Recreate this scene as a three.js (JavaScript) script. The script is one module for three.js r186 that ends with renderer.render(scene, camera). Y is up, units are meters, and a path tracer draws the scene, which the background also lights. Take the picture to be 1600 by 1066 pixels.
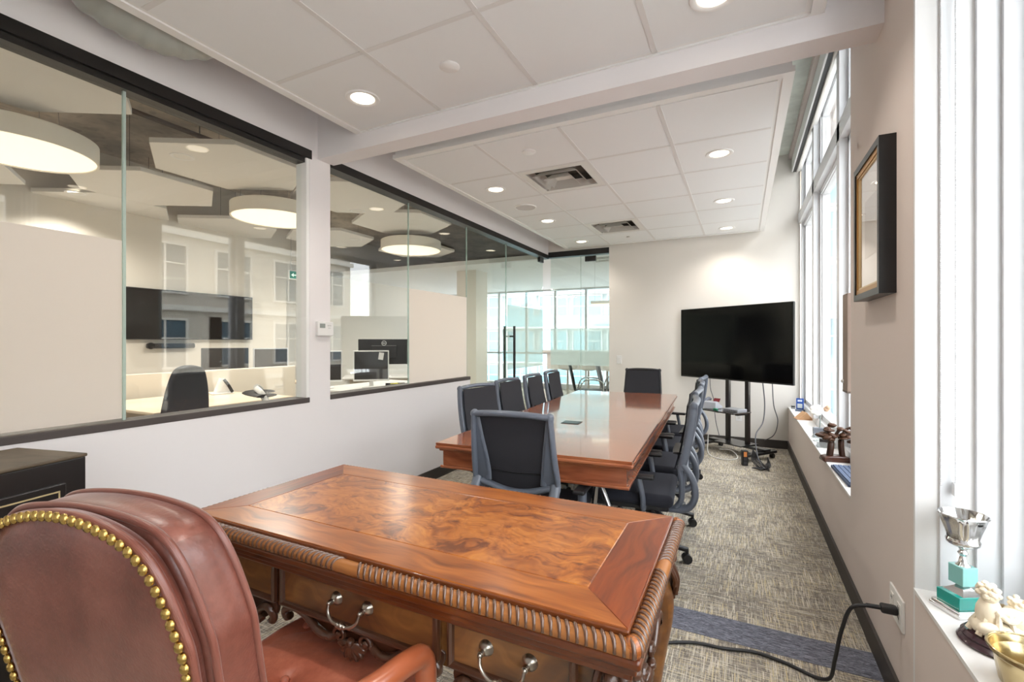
import * as THREE from 'three';
import { RoundedBoxGeometry } from 'three/addons/geometries/RoundedBoxGeometry.js';
import { mergeGeometries, mergeVertices, toCreasedNormals } from 'three/addons/utils/BufferGeometryUtils.js';
import { RectAreaLightUniformsLib } from 'three/addons/lights/RectAreaLightUniformsLib.js';

// ---------------------------------------------------------------- camera, sky, exposure
const renderer = new THREE.WebGLRenderer({ antialias: true });
renderer.toneMapping = THREE.LinearToneMapping;
renderer.toneMappingExposure = 1.0;
renderer.shadowMap.enabled = true;
RectAreaLightUniformsLib.init();
const scene = new THREE.Scene();
const camera = new THREE.PerspectiveCamera(72.26, 1600 / 1066, 0.05, 400);
camera.position.set(0, 1.31, 0);
camera.rotation.y = THREE.MathUtils.degToRad(26.25);
// bright, even overcast sky
scene.background = new THREE.Color(0.93, 0.97, 1.0);
scene.backgroundIntensity = 8;

// ---------------------------------------------------------------- helpers
const V3 = (x, y, z) => new THREE.Vector3(x, y, z), V2 = (x, y) => new THREE.Vector2(x, y), PI = Math.PI;
let seedN = 7;
const rnd = () => { seedN = (seedN * 1664525 + 1013904223) >>> 0; return seedN / 4294967296; };
const rr = (a, b) => a + (b - a) * rnd();
const flat = (g) => (g.index ? g.toNonIndexed() : g);
function B(w, h, d, x = 0, y = 0, z = 0, r = 0) {
  const g = r > 0 ? new RoundedBoxGeometry(w, h, d, 2, Math.min(r, w / 2.02, h / 2.02, d / 2.02)) : new THREE.BoxGeometry(w, h, d);
  return flat(g).translate(x, y, z);
}
const X = (x0, x1, y0, y1, z0, z1, r = 0) => B(Math.abs(x1 - x0), Math.abs(y1 - y0), Math.abs(z1 - z0), (x0 + x1) / 2, (y0 + y1) / 2, (z0 + z1) / 2, r);
const C = (r0, r1, h, x = 0, y = 0, z = 0, n = 20, open = false) => flat(new THREE.CylinderGeometry(r0, r1, h, n, 1, open)).translate(x, y, z);
const S = (r, x = 0, y = 0, z = 0, n = 10) => flat(new THREE.SphereGeometry(r, n, Math.max(6, n * 0.7 | 0))).translate(x, y, z);
const L = (pts, n = 24) => flat(new THREE.LatheGeometry(pts.map((p) => V2(p[0], p[1])), n));
function T(pts, r, n = 0, rad = 8, closed = false) {
  const c = new THREE.CatmullRomCurve3(pts.map((p) => V3(...p)), closed, 'centripetal');
  return flat(new THREE.TubeGeometry(c, n || pts.length * 6, r, rad, closed));
}
function bar(a, b, r, n = 8, r2 = r) {
  const A = V3(...a), D = V3(...b).sub(A), g = new THREE.CylinderGeometry(r2, r, D.length(), n);
  g.applyQuaternion(new THREE.Quaternion().setFromUnitVectors(V3(0, 1, 0), D.clone().normalize()));
  return flat(g.translate(...A.addScaledVector(D, 0.5).toArray()));
}
function ribbon(pts, w, t, n = 0) {   // a flat strip swept along a path: w across x-ish binormal, t thick
  const c = new THREE.CatmullRomCurve3(pts.map((p) => V3(...p)), false, 'centripetal');
  const s = new THREE.Shape(), r = Math.min(w, t) * 0.42;
  s.absellipse(0, 0, w / 2, t / 2, 0, PI * 2);
  return flat(new THREE.ExtrudeGeometry(s, { steps: n || pts.length * 6, extrudePath: c, curveSegments: 6 }));
}
function E(shape, depth, bevel = 0, seg = 2, cs = 10) {   // extrude, centred on z = 0
  return flat(new THREE.ExtrudeGeometry(shape, { depth: depth - 2 * bevel, bevelEnabled: bevel > 0, bevelThickness: bevel, bevelSize: bevel, bevelOffset: -bevel, bevelSegments: seg, curveSegments: cs })).translate(0, 0, -(depth - 2 * bevel) / 2);
}
function poly(pts) { const s = new THREE.Shape(); pts.forEach((p, i) => (i ? s.lineTo(p[0], p[1]) : s.moveTo(p[0], p[1]))); s.closePath(); return s; }
function spl(pts) { const c = new THREE.CatmullRomCurve3(pts.map((p) => V3(p[0], p[1], 0)), true, 'centripetal'); return poly(c.getPoints(pts.length * 8).map((v) => [v.x, v.y])); }
function G(...list) {
  const gs = list.flat().map((g) => { const o = flat(g); for (const k of Object.keys(o.attributes)) if (!['position', 'normal', 'uv'].includes(k)) o.deleteAttribute(k); if (!o.attributes.normal) o.computeVertexNormals(); if (!o.attributes.uv) o.setAttribute('uv', new THREE.BufferAttribute(new Float32Array(o.attributes.position.count * 2), 2)); o.morphAttributes = {}; return o; });
  return gs.length === 1 ? gs[0] : mergeGeometries(gs);
}
const soft = (g, a = 0.7) => toCreasedNormals(g, a);
function U(g, s = 1, turn = false) {   // box-projected uv in metres / s
  g = flat(g); const p = g.attributes.position, uv = new Float32Array(p.count * 2), a = V3(0, 0, 0), b = V3(0, 0, 0), c = V3(0, 0, 0);
  for (let i = 0; i < p.count; i += 3) {
    a.fromBufferAttribute(p, i); b.fromBufferAttribute(p, i + 1); c.fromBufferAttribute(p, i + 2);
    const n = b.clone().sub(a).cross(c.clone().sub(a)), ax = Math.abs(n.x), ay = Math.abs(n.y), az = Math.abs(n.z);
    [a, b, c].forEach((v, k) => {
      let q = ay >= ax && ay >= az ? [v.x, v.z] : ax >= az ? [v.z, v.y] : [v.x, v.y];
      if (turn) q = [q[1], q[0]];
      uv[(i + k) * 2] = q[0] / s; uv[(i + k) * 2 + 1] = q[1] / s;
    });
  }
  g.setAttribute('uv', new THREE.BufferAttribute(uv, 2)); return g;
}
const taken = {};
function numbered(n) { const k = taken[n] = (taken[n] ?? -1) + 1; return k ? `${n}_${String(k).padStart(3, '0')}` : n; }
function part(name, geo, mat, parent) { const m = new THREE.Mesh(Array.isArray(geo) ? G(geo) : geo, mat); m.name = name; m.castShadow = m.receiveShadow = true; parent.add(m); return m; }
function thing(name, label, category, at = [0, 0, 0], turn = 0, group) {
  const o = new THREE.Group(); o.name = numbered(name); o.position.set(...at); o.rotation.y = turn;
  o.userData = { label, category }; if (group) o.userData.group = group; scene.add(o); return o;
}
function solo(name, label, category, geo, mat, at = [0, 0, 0], turn = 0, group) {
  const m = part(numbered(name), geo, mat, scene); m.position.set(...at); m.rotation.y = turn; m.userData = { label, category }; if (group) m.userData.group = group; return m;
}
function struct(name, geo, mat, label) { const m = part(name, geo, mat, scene); m.userData.kind = 'structure'; if (label) m.userData.label = label; return m; }
function structG(name, label) { const o = new THREE.Group(); o.name = name; o.userData.kind = 'structure'; if (label) o.userData.label = label; scene.add(o); return o; }
function copy(o, label, at, turn) { const c = o.clone(); c.name = numbered(o.name.replace(/_\d{3}$/, '')); c.userData = { ...o.userData, label }; c.position.set(...at); if (turn !== undefined) c.rotation.y = turn; scene.add(c); return c; }

// ---------------------------------------------------------------- noise and textures
const NT = new Float32Array(65536); for (let i = 0; i < 65536; i++) NT[i] = rnd();
const sm = (t) => t * t * (3 - 2 * t);
function vn(x, y, px = 256, py = 256) {
  const xi = Math.floor(x), yi = Math.floor(y), fx = sm(x - xi), fy = sm(y - yi), w = (a, m) => ((a % m) + m) % m;
  const x0 = w(xi, px) & 255, x1 = w(xi + 1, px) & 255, y0 = (w(yi, py) & 255) * 256, y1 = (w(yi + 1, py) & 255) * 256;
  const a = NT[y0 + x0], b = NT[y0 + x1], c = NT[y1 + x0], d = NT[y1 + x1];
  return a + (b - a) * fx + (c - a + (a - b - c + d) * fx) * fy;
}
function fbm(x, y, px, py, o = 4) { let s = 0, a = 0.5, t = 0; for (let i = 0; i < o; i++) { s += a * vn(x, y, px, py); t += a; x *= 2; y *= 2; px *= 2; py *= 2; a *= 0.5; } return s / t; }
const mix = (a, b, t) => a + (b - a) * t, cl = (x) => (x < 0 ? 0 : x > 1 ? 1 : x);
function tex(w, h, f, srgb = true) {
  const d = new Uint8Array(w * h * 4);
  for (let j = 0; j < h; j++) for (let i = 0; i < w; i++) { const c = f(i / w, j / h), k = (j * w + i) * 4; d[k] = c[0]; d[k + 1] = c[1]; d[k + 2] = c[2]; d[k + 3] = 255; }
  const t = new THREE.DataTexture(d, w, h); t.wrapS = t.wrapT = THREE.RepeatWrapping; t.magFilter = THREE.LinearFilter; if (srgb) t.colorSpace = THREE.SRGBColorSpace; t.needsUpdate = true; return t;
}
function canvas(w, h, draw, srgb = true) {
  const c = document.createElement('canvas'); c.width = w; c.height = h; draw(c.getContext('2d'), w, h);
  const t = new THREE.CanvasTexture(c); t.wrapS = t.wrapT = THREE.RepeatWrapping; t.magFilter = THREE.LinearFilter; if (srgb) t.colorSpace = THREE.SRGBColorSpace; return t;
}
const ramp = (stops, t) => { t = cl(t) * (stops.length - 1); const i = Math.min(stops.length - 2, t | 0), f = t - i; return [0, 1, 2].map((k) => mix(stops[i][k], stops[i + 1][k], f)); };
const M = (c, r = 0.6, o = {}) => new THREE.MeshPhysicalMaterial({ color: c, roughness: r, ...o });

const burlT = tex(1024, 1024, (u, v) => {
  const wx = fbm(u * 5, v * 5, 5, 5, 3) - 0.5, wy = fbm(u * 5 + 31, v * 5 + 17, 5, 5, 3) - 0.5;
  const a = fbm(u * 8 + wx * 3.4, v * 16 + wy * 3.4, 8, 16, 5), b = fbm(u * 34 + wx * 16, v * 64 + wy * 16, 34, 64, 3), k = fbm(u * 16 + 50, v * 22 + 9, 16, 22, 3);
  let t = cl(0.52 + (a - 0.5) * 1.35); t = cl(t + (b - 0.5) * 0.75 - (k > 0.66 ? (k - 0.66) * 2.0 : 0));
  return ramp([[104, 50, 15], [134, 69, 21], [156, 87, 28], [173, 102, 37], [186, 118, 50]], t);
});
const grainT = (stops, fx = 3, fy = 40, amt = 0.6) => tex(512, 512, (u, v) => {
  const w = fbm(u * 3, v * 4, 3, 4, 3) - 0.5, a = fbm(u * fx, v * fy + w * 6, fx, fy, 4), b = fbm(u * fx * 4, v * fy * 4, fx * 4, fy * 4, 2), c = fbm(u * 2 + 8, v * 4 + 3, 2, 4, 3);
  return ramp(stops, 0.5 + (a - 0.5) * amt * 2 + (b - 0.5) * 0.3 + (c - 0.5) * 0.6);
});
const borderT = grainT([[104, 51, 16], [135, 71, 23], [156, 87, 31], [173, 102, 42]]);
const darkT = grainT([[62, 35, 17], [92, 55, 24], [117, 74, 33], [140, 95, 48]], 2, 12, 0.5);
const mahoT = grainT([[112, 56, 34], [142, 78, 50], [164, 98, 64], [182, 116, 78]], 3, 34, 0.55);
const concT = tex(512, 512, (u, v) => { const a = fbm(u * 6, v * 6, 6, 6, 5), b = fbm(u * 40, v * 40, 40, 40, 2), s = vn(u * 30, v * 30, 30, 30) > 0.86 ? 18 : 0, t = 188 + (a - 0.5) * 90 + (b - 0.5) * 24 - s; return [t, t * 0.94, t * 0.87]; });
const concG = tex(256, 256, (u, v) => { const a = fbm(u * 5, v * 5, 5, 5, 5), b = fbm(u * 30, v * 30, 30, 30, 2), t = 206 + (a - 0.5) * 60 + (b - 0.5) * 20; return [t * 0.98, t, t * 0.96]; });
const leatherB = tex(512, 512, (u, v) => { const a = fbm(u * 90, v * 90, 90, 90, 2), b = fbm(u * 6, v * 6, 6, 6, 3), t = 90 + a * 90 + b * 80; return [t, t, t]; }, false);
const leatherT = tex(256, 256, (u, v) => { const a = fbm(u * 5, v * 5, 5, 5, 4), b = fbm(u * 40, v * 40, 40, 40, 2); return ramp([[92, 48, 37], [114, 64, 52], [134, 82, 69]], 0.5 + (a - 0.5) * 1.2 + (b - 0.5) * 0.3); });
const leatherT2 = tex(256, 256, (u, v) => { const a = fbm(u * 5, v * 5, 5, 5, 4), b = fbm(u * 40, v * 40, 40, 40, 2); return ramp([[150, 80, 58], [176, 98, 74], [196, 118, 92]], 0.5 + (a - 0.5) * 1.2 + (b - 0.5) * 0.3); });  // seat leather brightened: light put into the colour against the shade there
const plasterB = tex(256, 256, (u, v) => { const t = 128 + (fbm(u * 60, v * 60, 60, 60, 3) - 0.5) * 120; return [t, t, t]; }, false);
const meshT = canvas(64, 64, (g) => { g.fillStyle = '#2b2b31'; g.fillRect(0, 0, 64, 64); g.fillStyle = '#17171b'; for (let y = 0; y < 8; y++) for (let x = 0; x < 8; x++) g.fillRect(x * 8 + (y % 2) * 4, y * 8 + 2, 4, 4); });
const carpetT = canvas(2048, 2048, (g, w) => {   // 1.8 m
  g.fillStyle = 'rgb(142,136,127)'; g.fillRect(0, 0, w, w);
  const dash = (n, l0, l1, th, cols, vert, gate, al = 0.9) => { for (let i = 0; i < n; i++) {
    const x = rnd() * w, y = rnd() * w; if (gate && fbm(x / w * 9 + (vert ? 40 : 0), y / w * 9, 9, 9, 3) < 0.4 + rnd() * 0.2) continue;
    const l = rr(l0, l1), t = th * rr(0.6, 1.2); g.globalAlpha = rr(0.3, al); g.fillStyle = cols[(rnd() * cols.length) | 0];
    for (const ox of [0, -w]) for (const oy of [0, -w]) vert ? g.fillRect(x + ox, y + oy, t, l) : g.fillRect(x + ox, y + oy, l, t); } };
  const lt = ['#cfc6b6', '#bdb4a4', '#dcd5c6', '#cbbb94'], dk = ['#6e675f', '#7c756c', '#5d5750', '#857e75'];
  dash(30000, 20, 80, 3, dk, 0, 0); dash(18000, 20, 80, 3, dk, 1, 0); dash(9000, 20, 70, 3, lt, 0, 0); dash(9000, 20, 70, 3, lt, 1, 0);
  dash(15000, 30, 110, 3, dk, 0, 1); dash(9000, 30, 110, 3, lt, 1, 1); dash(7000, 30, 110, 3, lt, 0, 1); dash(2200, 50, 120, 4, lt, 1, 1, 1);
  g.globalAlpha = 1;
});
const bandT = canvas(512, 512, (g, w) => { g.fillStyle = '#6a6c78'; g.fillRect(0, 0, w, w); for (let i = 0; i < 9000; i++) { g.globalAlpha = rr(0.3, 0.9); g.fillStyle = ['#43454f', '#8b8e9b', '#565966', '#30323a', '#9a9ca8'][(rnd() * 5) | 0]; g.fillRect(rnd() * w, rnd() * w, rr(6, 26), 2); } g.globalAlpha = 1; });

const white = M('#e9e5e6', 0.75, { bumpMap: plasterB, bumpScale: 0.0004 });
const taupe = M('#d6cac3', 0.75, { bumpMap: plasterB, bumpScale: 0.0004 });
const beigeW = M('#dfdad3', 0.75, { bumpMap: plasterB, bumpScale: 0.0004 });
const officeW = M('#e4ddd3', 0.8);
const tileM = M('#e9eaeb', 0.9), railM = M('#dcdad9', 0.5), trimW = M('#ecebea', 0.45), vinyl = M('#dcdee1', 0.35);
const blackM = M('#1b1817', 0.4), baseM = M('#3a3532', 0.6), sillM = M('#4a4240', 0.5);
const concrete = M('#ffffff', 0.9, { map: concT, bumpMap: concT, bumpScale: 0.004 }), concreteL = M('#ffffff', 0.9, { map: concG, bumpMap: concG, bumpScale: 0.004 });
const glass = new THREE.MeshPhysicalMaterial({ color: '#fbfdfc', roughness: 0, transmission: 1, thickness: 0, ior: 1.5 });
const glassG = new THREE.MeshPhysicalMaterial({ color: '#f3f9f7', roughness: 0, transmission: 1, thickness: 0, ior: 1.5 });
const winGlass = new THREE.MeshPhysicalMaterial({ color: '#ffffff', roughness: 0, transmission: 1, thickness: 0, ior: 1.45 });
const frost = new THREE.MeshPhysicalMaterial({ color: '#f3efec', roughness: 0.95, transmission: 0.8, thickness: 0, ior: 1.3 });
const frostThin = new THREE.MeshPhysicalMaterial({ color: '#eef3f2', roughness: 0.62, transmission: 1, thickness: 0, ior: 1.3 });
const glassEdge = M('#cfe0da', 0.15, { transmission: 0.4, thickness: 0 });
const steel = M('#b9bbbd', 0.25, { metalness: 1 }), chrome = M('#dcdcdc', 0.12, { metalness: 1 }), darkSteel = M('#5a5b5e', 0.35, { metalness: 0.9 });
const gloss = M('#070708', 0.1, { specularIntensity: 0.45 });
const plasticK = M('#1c1c1f', 0.45), plasticW = M('#e7e6e4', 0.4), plasticG = M('#767d88', 0.42);
// ================================================================ the setting
const XL = -2.62, XR = 0.5, ZF = -6.55, YC = 3.62, ZB = 2.6;
const carpetM = M('#ffffff', 0.95, { map: carpetT, bumpMap: carpetT, bumpScale: 0.003 });
const floor = struct('floor', U(X(-8.2, 1.1, -0.3, 0, ZB + 0.2, -12.2), 1.8), carpetM, 'woven grey and cream hatched carpet');
part('carpet_band', U(X(XL, XR, -0.01, 0.002, -2.24, -2.425), 0.6), M('#ffffff', 0.95, { map: bandT, bumpMap: bandT, bumpScale: 0.003 }), floor).userData.label = 'blue grey carpet band across the room';
struct('ceiling', U(G(X(-8.2, 1.1, YC, YC + 0.25, ZB + 0.2, -12.2)), 2.2), concrete, 'raw brown concrete slab');
struct('ceiling_strip', U(X(-0.2, 1.05, YC - 0.05, YC - 0.001, -2.43, ZF), 1.6), concreteL, 'pale raw concrete edge of the slab by the windows');
// left partition: low wall, post, header
struct('wall_left', G(
  X(XL - 0.12, XL, 0, 0.895, ZB, -4.3), X(XL - 0.12, XL, 0.895, 2.6, -2.225, -2.4), X(XL - 0.12, XL, 2.6, YC, ZB, ZF - 0.12), X(XL - 0.12, XL, 0.895, 2.6, 0.95, ZB),
), white, 'white low wall and post below and between the interior windows');
struct('wall_far', G(X(-1.695, 0.62, 0, YC, ZF - 0.12, ZF), X(XL - 0.12, -1.695, 2.64, YC, ZF - 0.12, ZF)), beigeW, 'warm off white end wall');
struct('wall_right', G(
  X(XR, 0.82, 0, 0.5, ZB, -1.93), X(XR, 0.9, 0, 0.5, -2.93, ZF - 0.12),
  X(XR, 0.9, 3.5, YC, -2.93, ZF - 0.12), X(XR, 0.9, 3.3, YC, ZB, -1.93),
  X(XR, 0.86, 0, YC, -1.945, -2.93),
), taupe, 'taupe painted pier and low wall under the windows');
struct('wall_back', X(XL - 0.12, 0.9, 0, YC, ZB, ZB + 0.15), white);
struct('trim_1', G(X(XR, 0.87, 0, YC, -1.93, -1.946), X(XR - 0.004, 0.9, 0.5, 0.512, ZB, -1.93), X(XR - 0.004, 0.66, 0.5, 0.512, -2.93, ZF)), M('#e4e3e2', 0.5), 'white window reveal and window ledges');
struct('beam', X(XL, XR, 2.56, YC, -2.29, -2.425), white, 'white boxed bulkhead across the room');
struct('baseboard_left', X(XL, XL + 0.012, 0, 0.1, ZB, -4.3), baseM);
struct('baseboard_far', X(-1.69, XR, 0, 0.1, ZF, ZF + 0.012), baseM);
struct('baseboard_right', X(XR - 0.012, XR, 0, 0.1, ZB, ZF + 0.012), baseM);
// -------- office and neighbour room shell
struct('wall_office', G(X(-7.2, -7.05, 0, YC, ZB, -5.35), X(-8.2, -8.05, 0, YC, -5.35, -12.2), X(-8.2, -7.05, 0, YC, -5.35, -5.5)), officeW, 'white wall on the far side of the open office');
struct('wall_office_back', X(-8.2, XL - 0.12, 0, YC, ZB, ZB + 0.15), officeW);
struct('wall_neighbour', X(0.62, 0.74, 0, YC, ZF - 0.12, -12.2), officeW);
struct('ceiling_neighbour', X(XL - 0.4, 0.62, 2.72, 2.8, ZF - 0.12, -12.0), tileM, 'white ceiling of the room behind the glass');
struct('ceiling_corridor', X(-8.05, XL - 0.4, 2.72, 2.8, -7.4, -12.0), tileM);

// -------- interior glazing (windows 1 and 2, door 1, glass end)
function pane(x0, x1, y0, y1, z0, z1, parent, mat = glass) { return part('pane', X(x0, x1, y0, y1, z0, z1), mat, parent); }
const gx = XL - 0.05;
{
  const w = structG('window_1', 'large interior window with a frosted left half');
  pane(gx - 0.005, gx + 0.005, 0.93, 2.56, 0.95, -1.186, w); pane(gx - 0.005, gx + 0.005, 0.93, 2.56, -1.194, -2.215, w);
  part('frosted_film', X(gx + 0.0062, gx + 0.0068, 0.94, 1.79, 0.95, -1.18), frost, w).userData.label = 'frosted film on the glass';
  part('glass_joint', X(gx - 0.006, gx + 0.008, 0.93, 2.55, -1.184, -1.196), glassEdge, w);
  part('track', X(XL - 0.1, XL + 0.004, 2.54, 2.6, 0.95, -2.24), blackM, w); part('track', X(XL - 0.1, XL - 0.015, 2.51, 2.54, 0.95, -2.24), blackM, w);
  part('sill', X(XL - 0.12, XL + 0.004, 0.895, 0.93, 0.95, -2.225, 0.004), sillM, w);
  part('jamb', X(XL - 0.1, XL - 0.002, 0.93, 2.54, -2.2, -2.226), trimW, w);
}
{
  const w = structG('window_2', 'interior window with a frosted right half');
  pane(gx - 0.005, gx + 0.005, 0.93, 2.56, -2.4, -3.32, w); pane(gx - 0.005, gx + 0.005, 0.93, 2.56, -3.328, -4.298, w);
  part('frosted_film', X(gx + 0.0062, gx + 0.0068, 0.93, 1.78, -3.33, -4.298), frost, w).userData.label = 'frosted film on the glass';
  part('glass_joint', X(gx - 0.006, gx + 0.006, 0.93, 2.55, -3.32, -3.328), glassEdge, w);
  part('track', X(XL - 0.1, XL + 0.004, 2.54, 2.6, -2.4, ZF), blackM, w);
  part('sill', X(XL - 0.12, XL + 0.004, 0.895, 0.93, -2.4, -4.3, 0.004), sillM, w);
}
{
  const w = structG('door_1', 'frameless glass door and side light with a tall black handle');
  pane(gx - 0.005, gx + 0.005, 0.01, 2.56, -4.306, -5.236, w, glassG);
  part('glass_joint', X(gx - 0.006, gx + 0.006, 0.9, 2.55, -4.298, -4.306), glassEdge, w); part('glass_joint', X(gx - 0.006, gx + 0.006, 0.01, 2.55, -5.236, -5.246), glassEdge, w);
  const d = part('door_leaf', X(gx - 0.006, gx + 0.006, 0.01, 2.55, -5.246, -6.44), glassG, w);
  part('frosted_film', X(gx + 0.0072, gx + 0.008, 0.95, 1.77, -5.26, -6.43), frostThin, d);
  for (const s of [-1, 1]) { const h = part('handle', G(bar([gx + s * 0.07, 0.62, -5.34], [gx + s * 0.07, 1.5, -5.34], 0.016, 12), bar([gx, 0.78, -5.34], [gx + s * 0.07, 0.78, -5.34], 0.01), bar([gx, 1.37, -5.34], [gx + s * 0.07, 1.37, -5.34], 0.01)), blackM, d); h.userData.label = 'black pull bar'; }
  part('pivot_clip', X(gx - 0.02, gx + 0.02, 2.47, 2.545, -6.3, -6.44), blackM, w);
}
{
  const w = structG('window_3', 'glass end panel beside the end wall with a frosted band');
  pane(XL + 0.02, -2.13, 0.01, 2.56, ZF - 0.045, ZF - 0.055, w, glassG); pane(-2.125, -1.7, 0.01, 2.56, ZF - 0.045, ZF - 0.055, w, glassG);
  part('frosted_film', X(XL + 0.02, -1.7, 0.95, 1.5, ZF - 0.0432, ZF - 0.0438), frostThin, w);
  part('track', X(XL - 0.1, -1.695, 2.56, 2.64, ZF - 0.1, ZF + 0.004), blackM, w); part('pivot_clip', X(-2.06, -1.9, 2.47, 2.545, ZF - 0.07, ZF - 0.03), blackM, w);
  part('glass_joint', X(-2.13, -2.125, 0.01, 2.55, ZF - 0.056, ZF - 0.044), glassEdge, w);
}
// -------- exterior windows: frames, mullions, transoms, panes
function outerWindow(name, label, z0, z1, y0, y1, xf, mull, trans) {
  const w = structG(name, label), zs = [z0, ...mull, z1], fr = [];
  const xi = xf, xo = xf + 0.1;
  part('frame', G(X(xi, xo, y1 - 0.07, y1, z0, z1), X(xi, xo, y0, y0 + 0.07, z0, z1), X(xi, xo, y0, y1, z0, z0 - 0.07), X(xi, xo, y0, y1, z1, z1 + 0.07)), vinyl, w);
  for (const m of mull) part('mullion', G(X(xi - 0.03, xo, y0 + 0.07, y1 - 0.07, m + 0.05, m - 0.05), X(xi + 0.02, xo - 0.01, y0 + 0.07, y1 - 0.07, m + 0.085, m - 0.085)), vinyl, w);
  const ys = [y0 + 0.07, ...trans, y1 - 0.07];
  for (const t of trans) part('transom', G(X(xi - 0.03, xo, t - 0.06, t + 0.06, z0 - 0.02, z1 + 0.02), X(xi + 0.02, xo - 0.01, t - 0.1, t + 0.1, z0 - 0.02, z1 + 0.02)), vinyl, w);
  for (let i = 0; i + 1 < zs.length; i++) for (let j = 0; j + 1 < ys.length; j++) {
    const a = zs[i] - (i ? 0.05 : 0.07), b = zs[i + 1] + (i + 2 < zs.length ? 0.05 : 0.07), c = ys[j] + (j ? 0.06 : 0), d = ys[j + 1] - (j + 2 < ys.length ? 0.06 : 0), t = 0.045;
    part('sash', G(X(xi + 0.035, xo - 0.015, c, c + t, a, b), X(xi + 0.035, xo - 0.015, d - t, d, a, b), X(xi + 0.035, xo - 0.015, c, d, a, a - t), X(xi + 0.035, xo - 0.015, c, d, b, b + t)), vinyl, w);
    part('pane', X(xi + 0.06, xi + 0.062, c + t, d - t, a - t, b + t), winGlass, w);
  }
  return w;
}
outerWindow('window_4', 'white framed outer windows beside the conference table', -2.93, ZF, 0.512, 3.5, 0.63, [-3.95, -5.25], [2.77]);
outerWindow('window_5', 'white framed outer window by the desk', ZB, -1.93, 0.512, 3.3, 0.76, [1.45, 0.3, -0.85], [2.77]);
struct('trim_2', G(X(0.7, 0.76, 0.512, 3.3, -1.9, -1.93), X(0.645, 0.7, 0.512, 3.3, -1.915, -1.93), X(0.56, 0.6, 0.512, 3.3, -1.922, -1.93)), vinyl, 'white stepped window jamb');
{ // window wall of the rooms behind
  const w = structG('window_6', 'tall outer window wall of the rooms behind');
  for (let i = 0; i <= 10; i++) { const x = -8.05 + i * 0.867; part('mullion', X(x - 0.03, x + 0.03, 0.1, 2.69, -11.95, -12.07), vinyl, w); if (i < 10) part('pane', X(x + 0.03, x + 0.837, 0.15, 2.7, -12.0, -12.002), winGlass, w); }
  part('frame', G(X(-8.05, 0.62, 0, 0.15, -11.93, -12.1), X(-8.05, 0.62, 2.68, YC, -11.93, -12.1), X(-8.05, 0.62, 0.95, 1.0, -11.95, -12.07)), vinyl, w);
}
struct('column', B(0.45, 2.72, 0.45, -4.95, 1.36, -8.2), officeW, 'white column behind the office desks');

// -------- suspended ceiling clouds
const YT = 2.66;
const tileG = U(G(B(0.588, 0.016, 0.588)), 1);
function cloud(name, label, x0, z0, cols, rows, skip, over) {
  const o = structG(name, label), t = 0.61;
  for (let i = 0; i < cols; i++) for (let j = 0; j < rows; j++) { if (skip(i, j)) continue; const m = part('ceiling_tile', tileG, tileM, o); m.position.set(x0 + (i + 0.5) * t, YT + 0.012, z0 + (j + 0.5) * t); }
  for (let i = 1; i < cols; i++) part('grid_rail', B(0.024, 0.03, rows * t, x0 + i * t, YT + 0.016, z0 + rows * t / 2), railM, o);
  for (let j = 1; j < rows; j++) for (let i = 0; i < cols; i++) part('grid_rail', B(t - 0.024, 0.028, 0.024, x0 + (i + 0.5) * t, YT + 0.0165, z0 + j * t), railM, o);
  const w = cols * t, d = rows * t, e = 0.05, xa = x0 - e, xb = x0 + w + e, za = z0 - e, zb = z0 + d + e, rim = [];
  for (const [h0, h1, in0, in1] of [[0, 0.03, -0.012, 0.038], [0.03, 0.15, 0.0, 0.02], [0.008, 0.03, 0.038, 0.062]]) rim.push(
    X(xa + in0, xa + in1, YT + h0, YT + h1, za + in0, zb - in0), X(xb - in1, xb - in0, YT + h0, YT + h1, za + in0, zb - in0),
    X(xa + in1, xb - in1, YT + h0, YT + h1, za + in0, za + in1), X(xa + in1, xb - in1, YT + h0, YT + h1, zb - in1, zb - in0));
  part('edge_trim', G(rim), trimW, o);
  part('back_panel', X(xa + 0.01, xb - 0.01, YT + 0.13, YT + 0.15, za + 0.01, zb - 0.01), trimW, o);
  for (const hx of [xa + 0.3, xb - 0.3]) for (const hz of [za + 0.3, zb - 0.3]) part('hanger', bar([hx, YT + 0.14, hz], [hx, YC, hz], 0.004, 6), darkSteel, o);
  return o;
}
cloud('suspended_ceiling', 'suspended white tile ceiling over the desk', -2.2, -2.265, 4, 7, () => false);
cloud('suspended_ceiling_001', 'suspended white tile ceiling over the conference table', -2.265, -6.44, 4, 6, (i, j) => i === 1 && (j === 1 || j === 4));

// -------- ceiling fittings
const lensM = M('#fff3e0', 0.5, { emissive: new THREE.Color(1.0, 0.86, 0.66), emissiveIntensity: 5 });
const ringG = soft(L([[0.062, 0.012], [0.066, 0.002], [0.078, -0.004], [0.09, -0.002], [0.094, 0.004], [0.062, 0.012]], 32)), lensG = C(0.064, 0.064, 0.006, 0, 0.006, 0, 28);
function downlight(x, z, label, power = 2.4, y = YT, grp = 'recessed ceiling downlights') {
  const o = thing('ceiling_downlight', label, 'ceiling light', [x, y, z], 0, grp);
  part('trim_ring', ringG, trimW, o); part('lamp_lens', lensG, lensM, o);
  const s = new THREE.SpotLight(new THREE.Color(1.0, 0.93, 0.84), power, 0, 1.2, 1, 2); s.position.set(0, -0.03, 0); s.target.position.set(0, -1, 0); s.castShadow = true; s.shadow.radius = 1.5; s.name = 'downlight'; o.add(s, s.target);
}
downlight(-1.9, -1.97, 'round recessed downlight in the corner tile nearest the glass, before the bulkhead');
downlight(-0.1, -1.99, 'round recessed downlight cut by the top edge of the picture');
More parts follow.
